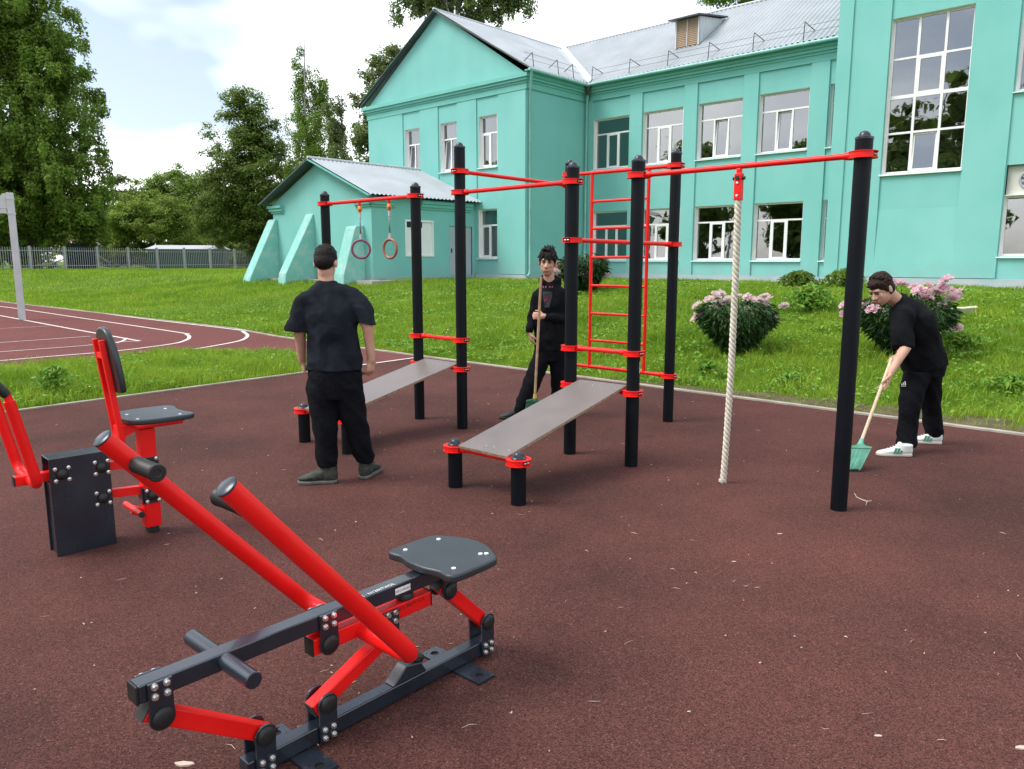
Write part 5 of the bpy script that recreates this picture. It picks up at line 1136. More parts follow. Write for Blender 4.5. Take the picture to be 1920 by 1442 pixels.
tree('birch_tree', 'huge leafy tree filling the left edge of the picture behind the fence', x, y, [(0.2, 0, 16, 6.0, 5, 9.0), (-2.5, 0, 22, 5, 4, 7), (1.0, -1, 8.2, 6.2, 4.5, 4.2), (-5, -1, 12, 5, 4, 8), (3.2, 0, 12.5, 3.6, 3.5, 5.2), (-1, 0, 5.2, 6.0, 4, 2.6), (2.0, 0, 19, 3.4, 3, 5.0), (3.6, -1, 5.6, 3.6, 3, 4.2), (-3, -1, 7.5, 5, 4, 4), (4.8, 0, 5.6, 2.6, 2, 2.6), (0.5, -1, 4.9, 4, 3, 2.2)], 230000, .235, M['leaf_mid'], H=25, tr=.42, droop=1.7, clus=1100, crad=1.0, seed=3, limbs=40)
x, y = tpx(-40, 60)
tree('lime_tree', 'paler green tree leaning into the picture at the lower left behind the fence', x, y, [(-1.5, 0, 7.5, 3.6, 3, 3.4), (0.5, 0, 5.0, 2.8, 2.6, 2.4)], 30000, .2, M['leaf_light'], H=9, tr=.2, clus=200, crad=.6, seed=5)
x, y = tpx(284, 85); S_ = 1.27
tree('maple_bush', 'round yellow-green bushy tree just behind the fence', x, y, [tuple(v * S_ for v in e) for e in [(0, 0, 3.6, 3.4, 3, 2.3), (1.8, 0, 4.2, 2.3, 2, 1.7), (-1.6, 0, 4.3, 2.2, 2, 1.9), (0.5, 0, 5.1, 2.0, 1.8, 1.6), (2.6, 0, 2.4, 2, 1.8, 1.8)]], 52000, .21, M['leaf_light'], H=6.3, tr=.2, clus=330, crad=.62, seed=7, trunks=3)
x, y = tpx(345, 98)
tree('poplar_tree', 'dense green tree behind the round bushy tree', x, y, [(0, 0, 8, 4.4, 3, 4.8), (-3.6, 0, 6.8, 3.6, 3, 4.2), (3.2, 0, 7.5, 3.2, 3, 4.2)], 50000, .26, M['leaf_mid'], H=12, tr=.3, clus=330, crad=.8, seed=9)
x, y = tpx(222, 88)
tree('poplar_tree', 'slim grey-green tree between the huge left tree and the round bushy tree', x, y, [(0, 0, 6.2, 2.4, 2.4, 4.4), (-.5, -1, 3, 2.6, 2, 2.6)], 24000, .26, M['leaf_grey'], H=10, tr=.2, clus=70, crad=.8, seed=10)
x, y = tpx(476, 76)
tree('lime_tree', 'tall dark spreading tree left of the annex roof', x, y, [(-1.2, 0, 9.5, 3.2, 3, 6.8), (1.6, 0, 8.5, 3.0, 3, 6.4), (-0.2, 0, 14.4, 2.2, 2, 2.6), (-2.6, 0, 5.6, 2.6, 2.5, 4.0), (1.4, 0, 4, 3, 2.5, 3)], 80000, .22, M['leaf_dark'], H=15, tr=.34, clus=480, crad=.72, seed=12, limbs=34)
x, y = tpx(590, 70)
tree('birch_tree', 'drooping birch rising highest behind the annex roof', x, y, [(0, 0, 10.5, 2.4, 2.2, 6.0), (-.7, 0, 16.2, 1.1, 1, 3.2), (.9, 0, 16.0, .9, 1, 2.8), (0.2, 0, 6, 2.8, 2.4, 4.2)], 52000, .16, M['leaf_mid'], H=19.5, tr=.2, bark='birch', droop=1.9, clus=260, crad=.6, seed=15, limbs=30)
x, y = tpx(646, 66)
tree('birch_tree', 'thin birch with pale trunk between the tall birch and the school gable', x, y, [(-.2, 0, 8.4, 1.3, 1.2, 4.6), (-.4, 0, 12.9, .7, .7, 2.4), (.9, 0, 7.4, 1.0, 1, 3.4)], 13000, .18, M['leaf_grey'], H=15, tr=.15, bark='birch', droop=1.4, clus=70, crad=.6, seed=17, limbs=22)
x, y = tpx(712, 60)
tree('poplar_tree', 'loose tree showing beside and behind the left edge of the school gable', x, y, [(-.2, 0, 13.0, 1.7, 1.5, 2.6), (.9, 0, 8.5, 1.6, 1.5, 4.5), (-.9, 0, 10.2, 1.4, 1.3, 2.2), (1.2, 0, 15.3, 1.2, 1, 1.6)], 20000, .20, M['leaf_grey'], H=15.5, tr=.2, clus=90, crad=.6, seed=19, limbs=26)
x, y = tpx(868, 58)
tree('birch_tree', 'large drooping birch above the gable ridge of the school', x, y, [(-2.6, 0, 20.0, 3.0, 2.5, 1.9), (.6, 0, 20.4, 3.4, 2.6, 3.0), (3.4, 0, 20.4, 2.4, 2.2, 2.2), (-4.2, 0, 20.6, 1.6, 1.5, 1.4), (0, 0, 23.5, 5, 3.5, 3.0)], 46000, .21, M['leaf_grey'], H=24, tr=.32, bark='birch', droop=1.5, clus=190, crad=.8, seed=21, limbs=34)
x, y = tpx(1370, 60)
tree('poplar_tree', 'leafy tree top peeping over the main roof right of the dormer', x, y, [(0, 0, 20.6, 2.9, 2.2, 1.6), (.6, 0, 23, 3, 2.4, 2.4)], 16000, .22, M['leaf_mid'], H=23, tr=.3, clus=80, crad=.75, seed=23, limbs=16)
for i, px in enumerate((-20, 30, 385, 440, 530, 575, 640)):
    x, y = tpx(px, 104 - 4 * (i % 3))
    tree('hedge_tree', ['dark low tree far behind the fence at the left edge', 'dark low tree far behind the fence left of the container', 'dark low tree far behind the green shed', 'dark low tree far behind the shed end', 'dark low tree behind the buttresses', 'dark low tree behind the annex ridge', 'dark low tree behind the annex roof'][i], x, y, [(0, 0, 5.5, 4.2, 3, 4.6), (2.4, 0, 4.0, 3, 2.4, 3.2)], 13000, .34, M['leaf_dark'], H=8, tr=.25, clus=70, crad=1.1, seed=40 + i, limbs=14, group='trees far behind the fence')
for i, (px, Yd, s_) in enumerate(((240, 84, 1.0), (432, 86, 1.1), (462, 84, .9), (20, 66, .8))):
    x, y = tpx(px, Yd)
    tree('shrub_bush', ['low dark shrub under the round bushy tree', 'low dark shrub right of the green shed', 'low dark shrub beside the left buttress', 'low dark shrub below the huge left tree'][i], x, y, [(0, 0, 1.5 * s_, 2.0, 1.6, 1.4 * s_), (1.3, 0, 1.1, 1.5, 1.3, 1.0)], 9000, .20, M['leaf_dark'], H=2, tr=.08, clus=60, crad=.5, seed=60 + i, limbs=10)
# the row of trees left of and behind the viewpoint that mirrors in the panes
for i, (x, y, hh) in enumerate(((-50, 22, 12), (-57, 10, 15), (-48, 1, 13), (-34, -6, 19), (-52, -10, 14), (-44, 36, 10), (-24, -20, 17), (-6, -34, 15), (-64, 28, 14))):
    tree('lime_tree', ['broad leafy tree outside the left edge, mirrored in the fourth ground-floor window', 'tallest leafy tree far left of the court, mirrored in the panes', 'leafy tree beside the court, mirrored low in the stair window', 'big leafy tree left of the viewpoint, mirrored on the right of the stair window', 'leafy tree at the far back left, mirrored faintly in the panes', 'small leafy tree near the far court end, mirrored in the third ground-floor window', 'leafy tree behind the viewpoint on the left', 'leafy tree right behind the viewpoint', 'leafy tree farthest left beyond the court'][i], x, y, [(0, 0, hh * .55, hh * .30, hh * .30, hh * .42), (1.5, 0, hh * .35, hh * .28, hh * .28, hh * .28)], 12000, .65, M['leaf_mid'], H=hh * .9, tr=.3, clus=80, crad=1.3, seed=80 + i, limbs=12, group='trees mirrored in the windows')
# ------------------------------------------------------------------ peonies
def flower_mesh(seed, r=.075):
    g_ = np.random.default_rng(seed); m = MB()
    for ring_, (n, tilt, rad, sz) in enumerate(((7, .15, .90, .62), (8, .55, .75, .58), (8, .95, .58, .50), (7, 1.25, .40, .42), (6, 1.45, .22, .34))):
        for k in range(n):
            an = 2 * math.pi * (k + .5 * ring_) / n + g_.normal(0, .15); t = tilt + g_.normal(0, .14); d = Vector((math.cos(an), math.sin(an), 0)); s = Vector((-d.y, d.x, 0)); u = d * math.cos(t) + Z * math.sin(t)
            n_ = s.cross(u); a = d * r * rad * .25; L = r * sz * 1.5 * (1 + g_.normal(0, .1)); w = r * sz * .62
            b0, b1 = a - s * w * .4, a + s * w * .4; m0, m1, mm = a + u * L * .6 - s * w + n_ * -L * .12, a + u * L * .6 + s * w + n_ * -L * .12, a + u * L * .62 + n_ * .12 * L
            e0, e1 = a + u * L * (1 + g_.normal(0, .06)) - s * w * .55 - n_ * L * .02, a + u * L * (1 + g_.normal(0, .06)) + s * w * .55 - n_ * L * .02
            m.add([b0, b1, m0, mm, m1, e0, a + u * L * .9, e1], [(0, 1, 3), (0, 3, 2), (1, 4, 3), (2, 3, 6, 5), (3, 4, 7, 6)])
    return m.mesh('flower')
FLM = [flower_mesh(s, .080) for s in (1, 2, 3)]
FLM2 = [x.copy() for x in FLM]
for a in FLM: a.materials.append(M['petal'])
for a in FLM2: a.materials.append(M['petal2'])
def peony(label, base, w, h, nleaf, flowers, seed, fm, fs=1.0, leafsz=.10):
    """flowers: list of (x along the picture, height, depth) offsets"""
    t = thing('peony_bush', label, 'flower bush', tuple(base), 'peony bushes on the lawn'); r = np.random.default_rng(seed); n = nleaf
    f = r.random(n) ** .75; an = r.random(n) * 2 * np.pi; rad = (.16 + (w - .16) * np.minimum(1, f * 1.5) ** .8) * np.sqrt(r.random(n)) ** .55
    pos = np.stack([np.cos(an) * rad, np.sin(an) * rad, .06 + f * h * (1.06 - .28 * (rad / w) ** 2)], 1)
    od = np.stack([np.cos(an), np.sin(an), np.zeros(n)], 1); ld = od * (.5 + .5 * r.random((n, 1))) + r.normal(0, .35, (n, 3)); ld[:, 2] -= .15 + .5 * r.random(n); ld /= np.linalg.norm(ld, axis=1, keepdims=True)
    up = np.tile([[0., 0, 1]], (n, 1)) + r.normal(0, .3, (n, 3)); s = np.cross(ld, up); s /= np.linalg.norm(s, axis=1, keepdims=True); nn = np.cross(s, ld); L = (leafsz * (.6 + .8 * r.random(n)))[:, None]
    V = np.stack([pos, pos + ld * L * .45 + s * L * .17 + nn * L * .06, pos + ld * L - nn * L * .10, pos + ld * L * .45 - s * L * .17 + nn * L * .06], 1).reshape(-1, 3)
    b = np.arange(n)[:, None] * 4; T_ = np.concatenate([b + np.array([[0, 1, 2]]), b + np.array([[0, 2, 3]])])
    link_mesh('foliage', fastmesh('foliage', V, T_), M['peony_leaf'], t)
    m = MB(); rr_ = random.Random(seed); ends = []
    for (fx, fz, fy) in flowers:
        e = Vector((fx, fy, fz)); m.path([Vector(base) + Vector((fx * .12, fy * .12, 0)), Vector(base) + Vector((fx * .5, fy * .5, fz * .62)), Vector(base) + e - Z * .02], [.006, .005, .004], 5)
    for _ in range(24):
        a = rr_.uniform(0, 6.28); m.path([Vector(base) + Vector((.06 * math.cos(a), .06 * math.sin(a), 0)), Vector(base) + Vector((w * .6 * math.cos(a), w * .6 * math.sin(a), h * rr_.uniform(.6, .85)))], [.006, .003], 5)
    m.build('stem', M['peony_leaf'], t)
    for i, (fx, fz, fy) in enumerate(flowers):
        o = link_mesh('flower', fm[i % 3], None, t, Vector((fx, fy, fz))); tl = Vector((fx * .6, fy * .6 - .22, .55)).normalized(); q = tl.to_track_quat('Z', 'Y').to_euler(); o.rotation_euler = (q.x, q.y, q.z + i); k = fs * rr_.uniform(.72, 1.15); o.scale = (k, k, k * rr_.uniform(.8, 1.0))
def fl(base, pxs, dep=None, seed=0):
    r = random.Random(seed); out = []
    for i, (px, py) in enumerate(pxs): p = at(px, py, base.y + (r.uniform(-.28, .12) if dep is None else dep)); out.append((p.x - base.x, p.z - base.z, p.y - base.y))
    return out
b1_ = ghit(1378, 662)
peony('round dark-leaved peony bush with pale pink flowers right behind the climbing rope', b1_, .58, .82, 3800, fl(b1_, [(1330, 562), (1342, 554), (1352, 551), (1357, 566), (1364, 563), (1308, 573), (1303, 598), (1310, 592), (1354, 574), (1339, 580), (1385, 556), (1400, 556), (1402, 563), (1412, 563), (1424, 563), (1433, 556), (1440, 562), (1437, 572), (1402, 579), (1449, 592), (1452, 597), (1470, 574), (1378, 560), (1346, 567)], seed=4), 3, FLM, 1.0)
b2_ = ghit(1690, 668)
peony('tall peony bush with strong pink flowers behind the stooping sweeper', b2_, .64, .86, 3800, fl(b2_, [(1583, 572), (1582, 590), (1590, 598), (1604, 560), (1610, 575), (1626, 572), (1636, 580), (1648, 586), (1680, 528), (1690, 533), (1712, 538), (1722, 545), (1734, 548), (1742, 536), (1752, 545), (1764, 549), (1770, 528), (1776, 524), (1768, 540), (1784, 545), (1792, 553), (1786, 560), (1796, 549), (1762, 575), (1768, 571), (1752, 603), (1745, 560), (1793, 616), (1731, 560), (1838, 678)], seed=5), 9, FLM2, 1.12)
b3_ = ghit(1092, 549)
peony('peony bush with pink flowers close to the school wall beyond the ladder', b3_, .62, .98, 3000, fl(b3_, [(1043, 500), (1048, 505), (1052, 498), (1046, 511), (1090, 508), (1086, 516), (1094, 520), (1098, 501), (1103, 490), (1092, 489), (1100, 524), (1106, 512), (1124, 498), (1132, 501), (1125, 510), (1130, 517), (1137, 519), (1120, 505), (1112, 496), (1098, 535), (1062, 500), (1070, 504), (1078, 500)], seed=6), 11, FLM2, 1.5, .15)
def green_plant(label, px, py, w, h, n, seed, lz, mat='weed', name='green_plant'):
    b = ghit(px, py); t = thing(name, label, 'plant', tuple(b)); r = np.random.default_rng(seed); an = r.random(n) * 6.283; f = r.random(n); rad = w * f * (.3 + .7 * r.random(n)); pos = np.stack([np.cos(an) * rad, np.sin(an) * rad, .03 + h * (1 - .55 * (rad / w) ** 2) * r.random(n) ** .5], 1)
    nr = r.normal(0, .6, (n, 3)); nr[:, 2] += .5; nr[:, 1] -= .2; v, T_ = leafcards(pos, nr, lz * (.6 + .8 * r.random(n)), .38, seed); link_mesh('leaf', fastmesh('leaf', v, T_), M[mat], t).__setitem__('kind', 'stuff')
green_plant('low bushy green plant right of the middle peony bush', 1518, 590, .55, .52, 1500, 1, .12); green_plant('dark leafy tuft against the school wall left of the wing corner', 1497, 545, .55, .45, 900, 2, .14, 'leaf_dark'); green_plant('small leafy tuft at the wing corner behind the tall post', 1582, 545, .6, .5, 900, 3, .14, 'leaf_mid')
green_plant('bright leafy clump near the kerb left of the tall right post', 1480, 725, .22, .16, 420, 4, .07); green_plant('spiky grass clump by the kerb below the middle peony bush', 1325, 712, .22, .22, 300, 5, .09)
green_plant('dark leafy clump on the lawn right of the stooping sweeper', 1800, 655, .5, .22, 600, 6, .09); green_plant('tall weedy clump in the grass strip left of the black backrest', 105, 745, .28, .34, 600, 7, .07)
green_plant('leafy clump at the right edge of the lawn', 1895, 742, .40, .22, 500, 8, .09)
b = ghit(1806, 594); pl_ = thing('wooden_plank', 'short whitewashed plank lying tilted in the grass beside the peonies', 'plank', tuple(b)); m = MB(); e0, e1 = at(1775, 590, b.y), at(1829, 586, b.y); m.bar(e0 + Z * .02, e1 + Z * .02, .05, .20, Vector((.05, -.5, .85))); m.build('board', M['plank'], pl_, bevel=.006)
# twig and a chip of plaster on the rubber
b = gp(1628, 940); tw = thing('dry_twig', 'pale forked twig lying on the rubber by the tall post', 'twig', tuple(b)); pts = [gp(1602, 926), gp(1606, 933), gp(1614, 937), gp(1625, 941), gp(1634, 940)]
m = MB(); m.path([p + Z * .004 for p in pts], [.002, .0025, .003, .0045, .002], 6); m.path([gp(1626, 941) + Z * .004, gp(1623, 949) + Z * .004], [.003, .001], 6); m.build('stick', M['straw'], tw)
for (px, py, lab, s_) in ((346, 1434, 'cream chip of debris on the rubber at the bottom edge left of the rowing machine', .016), (1462, 1001, 'small pale chip on the rubber right of the benches', .008), (1646, 1380, 'small pale chip on the empty rubber at lower right', .007), (1918, 1403, 'white scrap at the lower right edge of the rubber', .014), (1376, 1053, 'tiny white chip on the rubber in the middle foreground', .006)):
    b = gp(px, py); t = thing('debris_chip', lab, 'debris', tuple(b)); m = MB(); rr_ = random.Random(px); m.prism([(s_ * (1 + .5 * rr_.random()) * math.cos(k * .9) * 1.6, s_ * (.5 + .5 * rr_.random()) * math.sin(k * .9)) for k in range(7)], lambda u, v, q: b + Vector((u, v, q)), .0, s_ * .35); m.build('chip', M['straw'], t)
# ------------------------------------------------------------------ people
def finish(m, name, mat, parent, voxel, smooth_it=6, disp=None, seed=0, smooth_f=.5, folds=None):
    """fuse overlapping closed shapes into one continuous skin, then relax it and lay folds into it"""
    c = Vector((0, 0, 0))
    for v in m.v: c += v
    c /= len(m.v); me = m.mesh(name, c); o = link_mesh('tmp', me, None)
    r = o.modifiers.new('r', 'REMESH'); r.mode = 'VOXEL'; r.voxel_size = voxel; r.use_smooth_shade = True
    s = o.modifiers.new('s', 'SMOOTH'); s.factor = smooth_f; s.iterations = smooth_it
    for (st, sc) in (disp or []):
        tx = bpy.data.textures.new('folds', 'CLOUDS'); tx.noise_scale = sc; tx.noise_depth = 2
        d = o.modifiers.new('d', 'DISPLACE'); d.texture = tx; d.strength = st; d.mid_level = .5; d.texture_coords = 'LOCAL'
    dg = bpy.context.evaluated_depsgraph_get(); me2 = bpy.data.meshes.new_from_object(o.evaluated_get(dg)); bpy.data.objects.remove(o); bpy.data.meshes.remove(me)
    if folds:
        n = len(me2.vertices); co = np.empty(n * 3, np.float32); no_ = np.empty(n * 3, np.float32); me2.vertices.foreach_get('co', co); me2.vertices.foreach_get('normal', no_); co = co.reshape(-1, 3); no_ = no_.reshape(-1, 3); dd = np.zeros(n)
        for (am, fx, fy, fz, wx, wz, ph, zlo, zhi) in folds:
            x, y, z = co[:, 0], co[:, 1], co[:, 2]; msk = np.clip((z - zlo) / .08, 0, 1) * np.clip((zhi - z) / .08, 0, 1)
            s1 = np.sin(fx * x + fy * y + fz * z + 1.6 * np.sin(wx * x + wz * z + ph) + ph); dd += am * msk * np.sign(s1) * np.abs(s1) ** 1.6
        me2.vertices.foreach_set('co', (co + no_ * dd[:, None]).astype(np.float32).ravel()); me2.update()
    me2.name = name; me2.materials.clear(); me2.polygons.foreach_set('use_smooth', [True] * len(me2.polygons))
    ob = link_mesh(name, me2, mat, parent, c - wl(parent)); WLOC[ob.name] = c; return ob
def ortho(f, u):
    f = Vector(f).normalized(); u = Vector(u); u = (u - f * u.dot(f)).normalized(); return f, u, f.cross(u)      # forward, up, right
def head(m, c, f, u, k=1.0):
    """skull, jaw, nose, lips, ears as closed pieces of the body; c = centre of the skull"""
    f, u, r = ortho(f, u)
    def p(x, y, z): return c + (r * x + f * y + u * z) * k
    m.ell(p(0, -.012, .022), (.074 * k, .094 * k, .088 * k), r, f, u, 20, 14)
    m.ell(p(0, .022, -.045), (.060 * k, .068 * k, .080 * k), r, f, u, 18, 12)
    m.ell(p(0, .050, -.098), (.030 * k, .026 * k, .022 * k), r, f, u, 12, 8)
    m.cap(p(0, .082, .004), p(0, .104, -.036), .009 * k, .014 * k, 10); m.ell(p(0.013, .090, -.040), (.010 * k, .012 * k, .009 * k), r, f, u, 8, 6); m.ell(p(-.013, .090, -.040), (.010 * k, .012 * k, .009 * k), r, f, u, 8, 6)
    m.cap(p(-.034, .076, .018), p(.034, .076, .018), .013 * k, .013 * k, 10)
    for s in (-1, 1):
        m.ell(p(s * .034, .066, -.026), (.020 * k, .016 * k, .018 * k), r, f, u, 10, 8); m.ell(p(s * .076, -.010, -.012), (.010 * k, .022 * k, .034 * k), (r + f * .35 * s).normalized(), f, u, 10, 8)
    m.cap(p(-.018, .083, -.068), p(.018, .083, -.068), .008 * k, .008 * k, 8); m.cap(p(-.015, .080, -.080), p(.015, .080, -.080), .009 * k, .009 * k, 8)
    return p, f, u, r
def face(p, f, u, r, k, parent, gaze=True):
    for s in (-1, 1):
        m = MB(); m.ell(p(s * .031, .0775, -.004), (.0105 * k, .006 * k, .0046 * k), r, f, u, 12, 8); m.build('eye', M['eyewhite'], parent, smooth=180)
        m = MB(); m.ell(p(s * .031, .0835, -.005), (.0054 * k, .0040 * k, .0050 * k), r, f, u, 10, 6); m.build('iris', M['black'], parent, smooth=180)
        m = MB(); m.cap(p(s * .014, .0905, .017), p(s * .046, .0815, .019), .0052 * k, .0036 * k, 8); m.build('eyebrow', M['brow'], parent, smooth=180)
        m = MB(); m.cap(p(s * .019, .0845, .004), p(s * .043, .080, .003), .0032 * k, .0024 * k, 8); m.build('lid_shade', M['brow'], parent, smooth=180)  # dark bar above the eye: shading below the brow, put in as colour
    m = MB(); m.cap(p(-.021, .0895, -.073), p(.021, .0895, -.073), .0042 * k, .0042 * k, 8); m.build('lips', M['lip'], parent, smooth=180)
def hairmesh(p, f, u, r, k, parent, mat, style, seed):
    m = MB(); g_ = random.Random(seed)
    m.ell(p(0, -.018, .034), (.081 * k, .098 * k, .088 * k), r, f, u, 20, 14)
    if style == 'crop':            # short sides, a little longer on top
        m.ell(p(0, -.052, -.012), (.072 * k, .060 * k, .062 * k), r, f, u, 16, 10); m.ell(p(0, .012, .078), (.060 * k, .070 * k, .040 * k), r, f, u, 16, 10)
        for _ in range(60):
            a, b = g_.uniform(0, 6.28), g_.uniform(.15, 1.2); q = p(.074 * math.sin(b) * math.cos(a), -.018 + .090 * math.sin(b) * math.sin(a), .038 + .084 * math.cos(b)); m.ell(q, (.014, .014, .010), r, f, u, 6, 4)
    if style == 'fringe':
        for _ in range(230):
            a, b = g_.uniform(0, 6.28), g_.uniform(0, 1.55); fr_ = math.sin(a) > .35
            q = p(.078 * math.sin(b) * math.cos(a), -.016 + .096 * math.sin(b) * math.sin(a), .040 + .088 * math.cos(b)); d = (f * (.9 if fr_ else g_.uniform(-.3, .5)) + r * g_.uniform(-.7, .7) + u * (g_.uniform(-.15, .40) if b < .9 else g_.uniform(-1.1, -.3))).normalized(); L = g_.uniform(.025, .05); m.cap(q, q + d * L, .011, .003, 6)
        for x in np.linspace(-.055, .055, 15): m.cap(p(x, .066 - abs(x) * .35, .080), p(x * 1.1 + g_.uniform(-.012, .012), .096 - abs(x) * .45, .024 + g_.uniform(-.016, .012)), .013, .004, 6)
        m.ell(p(0, -.050, -.020), (.070 * k, .056 * k, .058 * k), r, f, u, 14, 10)
        for s in (-1, 1): m.ell(p(s * .070, .012, .018), (.012, .030, .036), r, f, u, 10, 8)
    if style == 'short':
        m.ell(p(0, -.048, -.020), (.074 * k, .064 * k, .066 * k), r, f, u, 16, 10); m.ell(p(0, .040, .062), (.060 * k, .052 * k, .040 * k), r, f, u, 14, 10)
        for s in (-1, 1): m.ell(p(s * .070, .010, .012), (.013 * k, .020 * k, .036 * k), r, f, u, 10, 8)
        for _ in range(110):
            a, b = g_.uniform(0, 6.28), g_.uniform(.1, 1.4); q = p(.078 * math.sin(b) * math.cos(a), -.016 + .094 * math.sin(b) * math.sin(a), .038 + .088 * math.cos(b)); d = (f * .5 + r * g_.uniform(-.5, .5) + u * g_.uniform(-.6, .3)).normalized(); m.cap(q, q + d * .028, .011, .004, 6)
    return finish(m, 'hair', mat, parent, .0056, 1)
def hand(m, wr, d, pn, th, curl=(.5, .6, .6, .65), k=1.0, spread=.06, seg=(.045, .028, .022)):
    """palm, four jointed fingers of unequal length and a thumb leaving the side of the palm.
    d = direction wrist->knuckles, pn = palm normal (fingers curl towards it), th = side on which the thumb lies"""
    d, pn = Vector(d).normalized(), Vector(pn); pn = (pn - d * pn.dot(d)).normalized(); s = d.cross(pn); s = s if s.dot(Vector(th)) > 0 else -s
    m.loft([(wr - d * .015 * k, s * .025 * k, pn * .019 * k), (wr + d * .015 * k, s * .030 * k, pn * .018 * k), (wr + d * .050 * k, s * .040 * k, pn * .016 * k), (wr + d * .080 * k, s * .040 * k, pn * .013 * k), (wr + d * .092 * k, s * .036 * k, pn * .009 * k)], 14)
    ln = (.93, 1.06, 1.0, .80)
    for i in range(4):
        x = .030 - .020 * i; b = wr + d * (.083 - .006 * (i == 3) - .003 * (i == 0)) * k + s * x * k; dd = (d + s * spread * (1.5 - i)).normalized(); ang = 0; r0 = .0092 * k
        for j in range(3):
            ang = curl[i] * (.75 if j == 0 else 1.0); ax = dd.cross(pn).normalized(); q = Matrix.Rotation(ang, 3, ax); dd = (q @ dd).normalized(); pn2 = (q @ pn).normalized()
            e = b + dd * seg[j] * ln[i] * k; m.cap(b, e, r0, r0 * .90, 10); b = e; r0 *= .90; pn = pn2 if False else pn
    b = wr + d * .022 * k + s * .028 * k; t1 = (d * .62 + s * .62 + pn * .42).normalized(); e = b + t1 * .042 * k; m.cap(b, e, .0135 * k, .0108 * k, 10); t2 = (d * .85 + s * .02 + pn * .55).normalized(); e2 = e + t2 * .030 * k; m.cap(e, e2, .0105 * k, .0095 * k, 10); m.cap(e2, e2 + (t2 + pn * .2).normalized() * .022 * k, .0095 * k, .0075 * k, 10)
def shoe(parent, heel, toe, mats, h=.075, w=.046, stripes=None, laces=True, up=Vector((0, 0, 1))):
    heel, toe = Vector(heel), Vector(toe); d = (toe - heel); L = d.length; d.normalize(); s = d.cross(up).normalized(); u = s.cross(d)
    def q(x, y, z): return heel + d * x * L + s * y + u * z
    out = [(0, 0), (.01, .55), (.08, .85), (.25, .88), (.45, .86), (.62, 1.0), (.78, 1.02), (.90, .80), (.97, .45), (1.0, 0)]; poly = [(a, b * w) for a, b in out] + [(a, -b * w) for a, b in out[1:-1][::-1]]
    m = MB(); m.prism(poly, lambda a, b, t: q(a, b, t), .0015, .026); sh = thing_shoe = m.build('shoe', mats[1], parent, bevel=.006, smooth=40)
    m = MB(); rings = []
    for x, ww, zz, hh in ((.01, .55, .050, .030), (.10, .84, .056, .042), (.28, .84, .055, .046), (.45, .84, .048, .036), (.60, .94, .040, .026), (.75, .95, .034, .020), (.88, .75, .030, .014), (.97, .38, .027, .008)): rings.append((q(x, 0, zz * h / .075), s * w * ww, u * hh * h / .075))
    m.loft(rings, 18); m.loft([(q(.20, 0, .05), d * .060, s * .044), (q(.20, 0, h + .012), d * .060, s * .046), (q(.19, 0, h + .028), d * .058, s * .046)], 16); m.loft([(q(.40, 0, .05), d * .04, s * .028), (q(.36, 0, h + .022), d * .022, s * .026), (q(.34, 0, h + .045), d * .012, s * .024)], 12)
    m.ell(q(.22, 0, .052), (L * .24, w * .93, .050), d, s, u, 18, 12); m.ell(q(.17, 0, h * .72), (L * .185, w * .90, h * .45), d, s, u, 18, 12)
    finish(m, 'shoe_upper', mats[0], sh, .006, 4)
    if laces:
        m = MB()
        for i in range(4): x = .42 + .07 * i; z = (.088 - .010 * i) * h / .075; m.cap(q(x, -.020, z), q(x + .02, .020, z + .002), .0036, .0036, 6)
        m.build('lace', mats[2], sh, smooth=180)
    if stripes:
        for sg in (-1, 1):
            for i in range(3):
                x = .36 + .085 * i; m = MB(); a, b = q(x + .01, sg * (w * .90), .028), q(x - .055, sg * (w * .66), .074 * h / .075); o = s * sg * .0035
                m.add([a - d * .009, a + d * .009, b + d * .009, b - d * .009, a - d * .009 + o, a + d * .009 + o, b + d * .009 + o, b - d * .009 + o], [(0, 1, 2, 3), (4, 5, 6, 7), (0, 1, 5, 4), (1, 2, 6, 5), (2, 3, 7, 6), (3, 0, 4, 7)]); m.build('stripe', stripes, sh)
    return sh
def ring(px, py, Y, hw, hd, f, tilt=(0, 0, 1)):
    """cross-section: centre at a pixel's ray at depth Y, half width hw across the body, half depth hd along f"""
    f = Vector(f); ax = Vector(tilt).normalized(); f = (f - ax * f.dot(ax)).normalized(); s = f.cross(ax); return (at(px, py, Y), s * hw, f * hd)
def drape(o, pts, dirv, mat, name, parent, lift=.003):
    """flat print laid on the cloth: every point dropped onto the garment along dirv"""
    me = o.data; off = wl(o); bv = BVHTree.FromPolygons([v.co + off for v in me.vertices], [tuple(p.vertices) for p in me.polygons]); m = MB(); d = Vector(dirv).normalized()
    def drop(p): h_ = bv.ray_cast(p - d * .6, d); return (h_[0] - d * lift) if h_[0] is not None else p
    n = 6
    for quad in pts:
        a, b, c, e = [Vector(x) for x in quad]; g_ = [[drop(a.lerp(b, i / n).lerp(e.lerp(c, i / n), j / n)) for i in range(n + 1)] for j in range(n + 1)]
        vs = [x for row in g_ for x in row]; m.add(vs, [(j * (n + 1) + i, j * (n + 1) + i + 1, (j + 1) * (n + 1) + i + 1, (j + 1) * (n + 1) + i) for j in range(n) for i in range(n)])
    return m.build(name, mat, parent, smooth=180)
def leg_loft(m, rings): m.loft(rings, 20)
